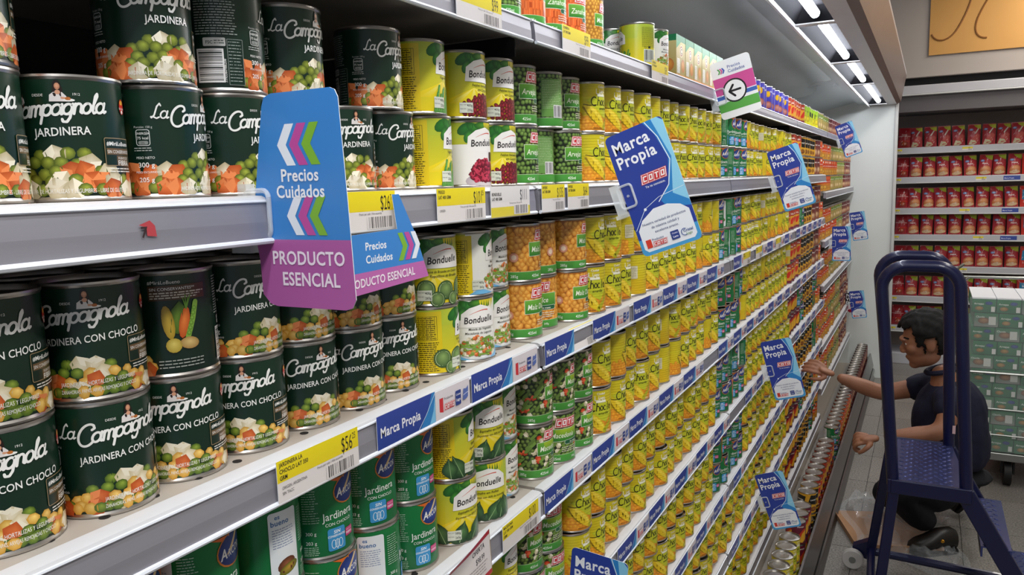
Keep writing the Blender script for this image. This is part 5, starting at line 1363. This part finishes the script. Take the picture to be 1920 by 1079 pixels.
def sphere_into(bm, c, r, T=None, seg=20):
    res = bmesh.ops.create_uvsphere(bm, u_segments=seg, v_segments=seg // 2 + 2, radius=1)
    Mx = Matrix.Translation(c) @ (T or Matrix()) @ Matrix.Diagonal((*r, 1)); bmesh.ops.transform(bm, matrix=Mx, verts=res['verts'])
SHL, ELL, WRL, HDL = (.625, 3.585, .625), (.585, 3.50, .505), (.372, 3.47, .468), (.315, 3.455, .455)
SHR, ELR, WRR, HDR = (.575, 3.85, .625), (.345, 3.84, .560), (.155, 3.79, .635), (.110, 3.78, .665)
NECK = (.60, 3.715, .675)
def hand(base, d, up, side, curl, thumb):
    """finger chains: base of palm, pointing dir, back-of-hand dir, thumb-side dir"""
    d = Vector(d).normalized(); side = (Vector(side) - d * Vector(side).dot(d)).normalized(); up = Vector(up); up = (up - d * up.dot(d) - side * up.dot(side)).normalized(); B = Vector(base); ch = []
    for k, (off, L) in enumerate(((.030, .070), (.010, .078), (-.010, .073), (-.029, .058))):
        r0 = B + d * .035 + side * off * .6; r1 = B + d * .078 + side * off
        P = [r0, r1]; a_ = 0; q = r1
        for s_ in (.42, .33, .25):
            a_ += curl; q = q + (d * cos(a_) - up * sin(a_)) * L * s_; P.append(q)
        ch.append([(*P[0], .011, .010), (*P[1], .0095), (*P[2], .0088), (*P[3], .008), (*P[4], .0066)])
    q0 = B + d * .022 + side * .022; q1 = q0 + (d * .5 + side * .75).normalized() * .034; q2 = q1 + (d * .85 + side * .3 - up * thumb).normalized() * .028; q3 = q2 + (d * .9 - up * thumb).normalized() * .022
    ch.append([(*q0, .012), (*q1, .0115), (*q2, .0095), (*q3, .0075)])
    palm = [[(*(B + d * -.01), .024, .018), (*(B + d * .030), .034, .014), (*(B + d * .072), .036, .013)]]
    return ch, palm
bm = bmesh.new()
def addm(me): bm.from_mesh(me); bpy.data.meshes.remove(me)
addm(skin_eval([[(.63, 3.72, .30, .10), (.60, 3.72, .45, .12, .13), (.60, 3.72, .58, .13, .12), NECK + (.055,), (.565, 3.705, .745, .048)]]))
addm(skin_eval([[SHL + (.05,), blend(SHL, ELL, .5) + (.046,), ELL + (.040,), blend(ELL, WRL, .35) + (.041,), blend(ELL, WRL, .75) + (.031,), WRL + (.025, .021)]]))
addm(skin_eval([[SHR + (.05,), blend(SHR, ELR, .5) + (.046,), ELR + (.040,), blend(ELR, WRR, .35) + (.041,), blend(ELR, WRR, .75) + (.031,), WRR + (.025, .021)]]))
for base, d, up, side, curl, th in ((blend(WRL, HDL, .35), (-1, -.05, -.12), (0, -.55, .85), (0, -.5, -.3), .95, .6), (blend(WRR, HDR, .3), (-1, -.1, .42), (.1, -.75, .6), (0, -.5, -.6), .38, .35)):
    fc, palm = hand(base, d, up, side, curl, th)
    addm(skin_eval(palm))
    for c in fc: addm(skin_eval([c]))
# head: local frame with the face towards +X, then turned to look along -X and down
HT = Matrix.Translation((.520, 3.70, .845)) @ Matrix.Rotation(radians(186), 4, 'Z') @ Matrix.Rotation(radians(14), 4, 'Y')
hb = bmesh.new()
def hs(c, r, seg=20, rot=None): sphere_into(hb, c, r, rot, seg)
hs((-.012, 0, .030), (.098, .077, .092), 28); hs((.030, 0, .0), (.066, .066, .085), 24); hs((.040, 0, -.055), (.050, .050, .052), 20)
hs((.066, 0, -.088), (.024, .026, .020), 14); hs((.020, 0, -.060), (.062, .058, .046), 20)
hs((.088, 0, .030), (.016, .046, .012), 14); hs((.092, 0, -.012), (.020, .011, .022), 12, Matrix.Rotation(radians(-25), 4, 'Y')); hs((.100, 0, -.024), (.012, .014, .009), 12)
for sy in (-1, 1):
    hs((.062, sy * .040, -.012), (.026, .024, .024), 14); hs((.098, sy * .011, -.026), (.008, .008, .007), 8)
    hs((-.006, sy * .074, -.004), (.020, .009, .032), 14, Matrix.Rotation(radians(-12), 4, 'Y')); hs((.004, sy * .076, -.010), (.008, .006, .012), 8)
hs((.085, 0, -.050), (.013, .024, .0045), 12); hs((.082, 0, -.058), (.013, .021, .005), 12)
bmesh.ops.transform(hb, matrix=HT, verts=hb.verts[:]); t_ = bpy.data.meshes.new('h'); hb.to_mesh(t_); hb.free(); addm(t_)
pm = bpy.data.meshes.new('person'); bm.to_mesh(pm); bm.free(); pm.materials.clear(); pm.materials.append(M['skin'])
man = link('person', pm)
rm = man.modifiers.new('remesh', 'REMESH'); rm.mode = 'VOXEL'; rm.voxel_size = .0042; rm.use_smooth_shade = True
sm = man.modifiers.new('smooth', 'SMOOTH'); sm.factor = .5; sm.iterations = 3
tag(man, 'kneeling person in dark polo shirt reaching to the lower shelves', 'person')
for sy in (-1, 1):
    bb = MB(); bb.lathe([(0, -.0085), (.005, -.007), (.0085, 0), (.005, .007), (0, .0085)], 14); o = bb.build('eye', M['eye'], man); o.matrix_world = HT @ Matrix.Translation((.080, sy * .031, .010)); 
    bb = MB(); bb.lathe([(0, .0), (.004, .0), (.003, .0012), (0, .0016)], 12); o2 = bb.build('pupil', M['hair'], o, True, 0, (0, 0, 0)); o2.matrix_basis = Matrix.Translation((.0076, 0, 0)) @ Matrix.Rotation(pi / 2, 4, 'Y')
    bb = MB(); bb.tube([(.086, sy * .018, .034), (.084, sy * .034, .039), (.070, sy * .050, .034)], .0035, 6); o = bb.build('eyebrow', M['hair'], man); o.matrix_world = HT
# hair: a thick tousled cap
hb = bmesh.new(); bmesh.ops.create_icosphere(hb, subdivisions=5, radius=1)
Rh = random.Random(9)
kill = []
for v in hb.verts:
    x, y, z = v.co; n = sin(x * 9 + y * 5) * sin(y * 11 - z * 7) * .035 + sin(x * 31 + z * 17) * sin(y * 27 + x * 9) * .022 + Rh.uniform(-.008, .008)
    k = 1 + n
    if x > .2 and z > .1: k += .05
    v.co = Vector((-.010 + x * .112 * k, y * .089 * k, .036 + z * .108 * k))
    low = -.015 if x > .35 else (-.035 if abs(y) > .62 and x > -.1 else -.085)
    if x > .55 and z < .42 + .08 * sin(y * 9): kill.append(v)
    elif z * .108 + .036 < low + .012 * sin(y * 14 + x * 9): kill.append(v)
    elif abs(y) > .55 and -.18 < x < .22 and z < -.12: kill.append(v)
bmesh.ops.delete(hb, geom=kill, context='VERTS')
hm = bpy.data.meshes.new('hair'); hb.to_mesh(hm); hb.free(); hm.materials.append(M['hair']); hm.shade_smooth()
o = link('hair', hm, man); o.matrix_world = HT; sd = o.modifiers.new('thick', 'SOLIDIFY'); sd.thickness = .012
# clothes
def cloth(name, chains, mt, vox=.007, extra=None):
    cb_ = bmesh.new()
    for c in chains:
        t = skin_eval(c); cb_.from_mesh(t); bpy.data.meshes.remove(t)
    me = bpy.data.meshes.new(name); cb_.to_mesh(me); cb_.free(); me.materials.clear(); me.materials.append(mt)
    o = link(name, me, man); r_ = o.modifiers.new('remesh', 'REMESH'); r_.mode = 'VOXEL'; r_.voxel_size = vox; r_.use_smooth_shade = True
    s_ = o.modifiers.new('smooth', 'SMOOTH'); s_.factor = .5; s_.iterations = 4
    tx = bpy.data.textures.new(name, 'CLOUDS'); tx.noise_scale = .09; d_ = o.modifiers.new('folds', 'DISPLACE'); d_.texture = tx; d_.strength = .018; d_.mid_level = .5; d_.texture_coords = 'LOCAL'
    return o
cloth('polo_shirt', [
    [[(.655, 3.72, .26, .125, .15), (.625, 3.72, .40, .140, .16), (.612, 3.72, .54, .140, .165), (.612, 3.718, .635, .105, .13), (.592, 3.712, .690, .066)]],
    [[(.60, 3.66, .60, .09), SHL + (.074,), blend(SHL, ELL, .72) + (.063,)]], [[(.59, 3.78, .60, .09), SHR + (.072,), blend(SHR, ELR, .60) + (.062,)]]], M['shirt'])
bb = MB(); bb.tube([(.575 + .058 * cos(t * pi / 8) + .004, 3.708 + .062 * sin(t * pi / 8), .724 - .016 * cos(t * pi / 8) * -1) for t in range(1, 16)], .011, 8); bb.build('collar', M['shirt'], man)
cloth('trousers', [
    [[(.655, 3.72, .30, .135, .15), (.66, 3.72, .22, .15, .16)]],
    [[(.64, 3.80, .22, .11), (.48, 3.78, .17, .088), (.345, 3.74, .105, .068), (.46, 3.84, .075, .058), (.62, 3.90, .062, .045)]],
    [[(.64, 3.64, .22, .11), (.53, 3.55, .23, .09), (.425, 3.47, .225, .072), (.50, 3.50, .15, .062), (.575, 3.52, .085, .052)]]], M['trousers'])
def shoe(toe, heel, w_, lift):
    T_ = Vector(toe); Hh = Vector(heel); d = (Hh - T_).normalized(); L = (Hh - T_).length; u = Vector((0, 0, 1)); s_ = d.cross(u).normalized(); u = s_.cross(d)
    bb = MB(); secs = [(0, .25, .016), (.06, .62, .034), (.2, .92, .048), (.4, 1.0, .062), (.62, .86, .088), (.85, .80, .092), (.97, .66, .080), (1, .3, .05)]; n = 14; P = []
    for t, k, hh in secs:
        c = T_ + d * L * t
        for i in range(n):
            a_ = 2 * pi * i / n; P.append(tuple(c + s_ * w_ * k * cos(a_) + u * (max(0, hh * (.5 + .5 * sin(a_))) + lift)))
    m_ = len(secs); fs = [(i * n + k, i * n + (k + 1) % n, (i + 1) * n + (k + 1) % n, (i + 1) * n + k) for i in range(m_ - 1) for k in range(n)] + [tuple(range(n - 1, -1, -1)), tuple(range((m_ - 1) * n, m_ * n))]
    bb.add(P, fs); o = bb.build('shoe', M['shoe'], man)
    bb = MB(); P = []
    for t, k, hh in secs:
        c = T_ + d * L * t
        for sg in (-1, 1):
            for zz in (0, .014): P.append(tuple(c + s_ * w_ * k * 1.06 * sg + u * (zz + lift - .012)))
    fs = [];
    for i in range(m_ - 1):
        a_, b_ = i * 4, (i + 1) * 4; fs += [(a_, b_, b_ + 2, a_ + 2), (a_ + 1, a_ + 3, b_ + 3, b_ + 1), (a_, a_ + 1, b_ + 1, b_), (a_ + 2, b_ + 2, b_ + 3, a_ + 3)]
    bb.add(P, fs + [(0, 2, 3, 1), (m_ * 4 - 4, m_ * 4 - 3, m_ * 4 - 1, m_ * 4 - 2)]); bb.build('sole', M['rubber'], o, False); return o
s1 = shoe((.482, 3.43, .0), (.655, 3.53, .0), .045, .014)
bb = MB(); bb.lathe([(0, 0), (.008, 0), (.006, .004), (0, .004)], 12); o = bb.build('eyelet', M['brass'], s1); o.matrix_world = Matrix.Translation((.605, 3.457, .062)) @ Matrix.Rotation(pi / 2, 4, 'X')
shoe((.66, 3.905, .02), (.755, 3.925, .19), .042, .002)

# ------------------------------------------------------------------ litter on the floor
b = MB(); b.box(-.17, .17, -.20, .20, 0, .004); b.box(-.17, .17, -.20, -.196, .004, .03); b.box(-.17, -.166, -.20, .20, .004, .022)
o = b.build('cardboard_sheet', M['cardboard'], None, False, 0, (.385, 3.60, .001), (0, 0, .35)); tag(o, 'flattened cardboard tray lying on the floor under the clear film', 'cardboard')
Rf = random.Random(12); n = 34; P = []
for j in range(n + 1):
    for i in range(n + 1):
        u, v = i / n, j / n; x = .235 + .42 * u + .05 * sin(v * 6); y = 3.30 + .62 * v + .06 * sin(u * 5)
        e_ = min(u, v, 1 - u, 1 - v); z = .010 + .030 * abs(sin(u * 11 + v * 7) * sin(v * 13 - u * 5)) + .018 * abs(sin(u * 27 + v * 19)) + Rf.uniform(0, .007)
        if e_ < .06: z = .006
        P.append((x, y, z))
b = MB(); b.add(P, [(j * (n + 1) + i, j * (n + 1) + i + 1, (j + 1) * (n + 1) + i + 1, (j + 1) * (n + 1) + i) for j in range(n) for i in range(n)])
o = b.build('plastic_wrap', M['film'], None, True); tag(o, 'crumpled clear plastic wrap on the floor beside the worker', 'plastic film')
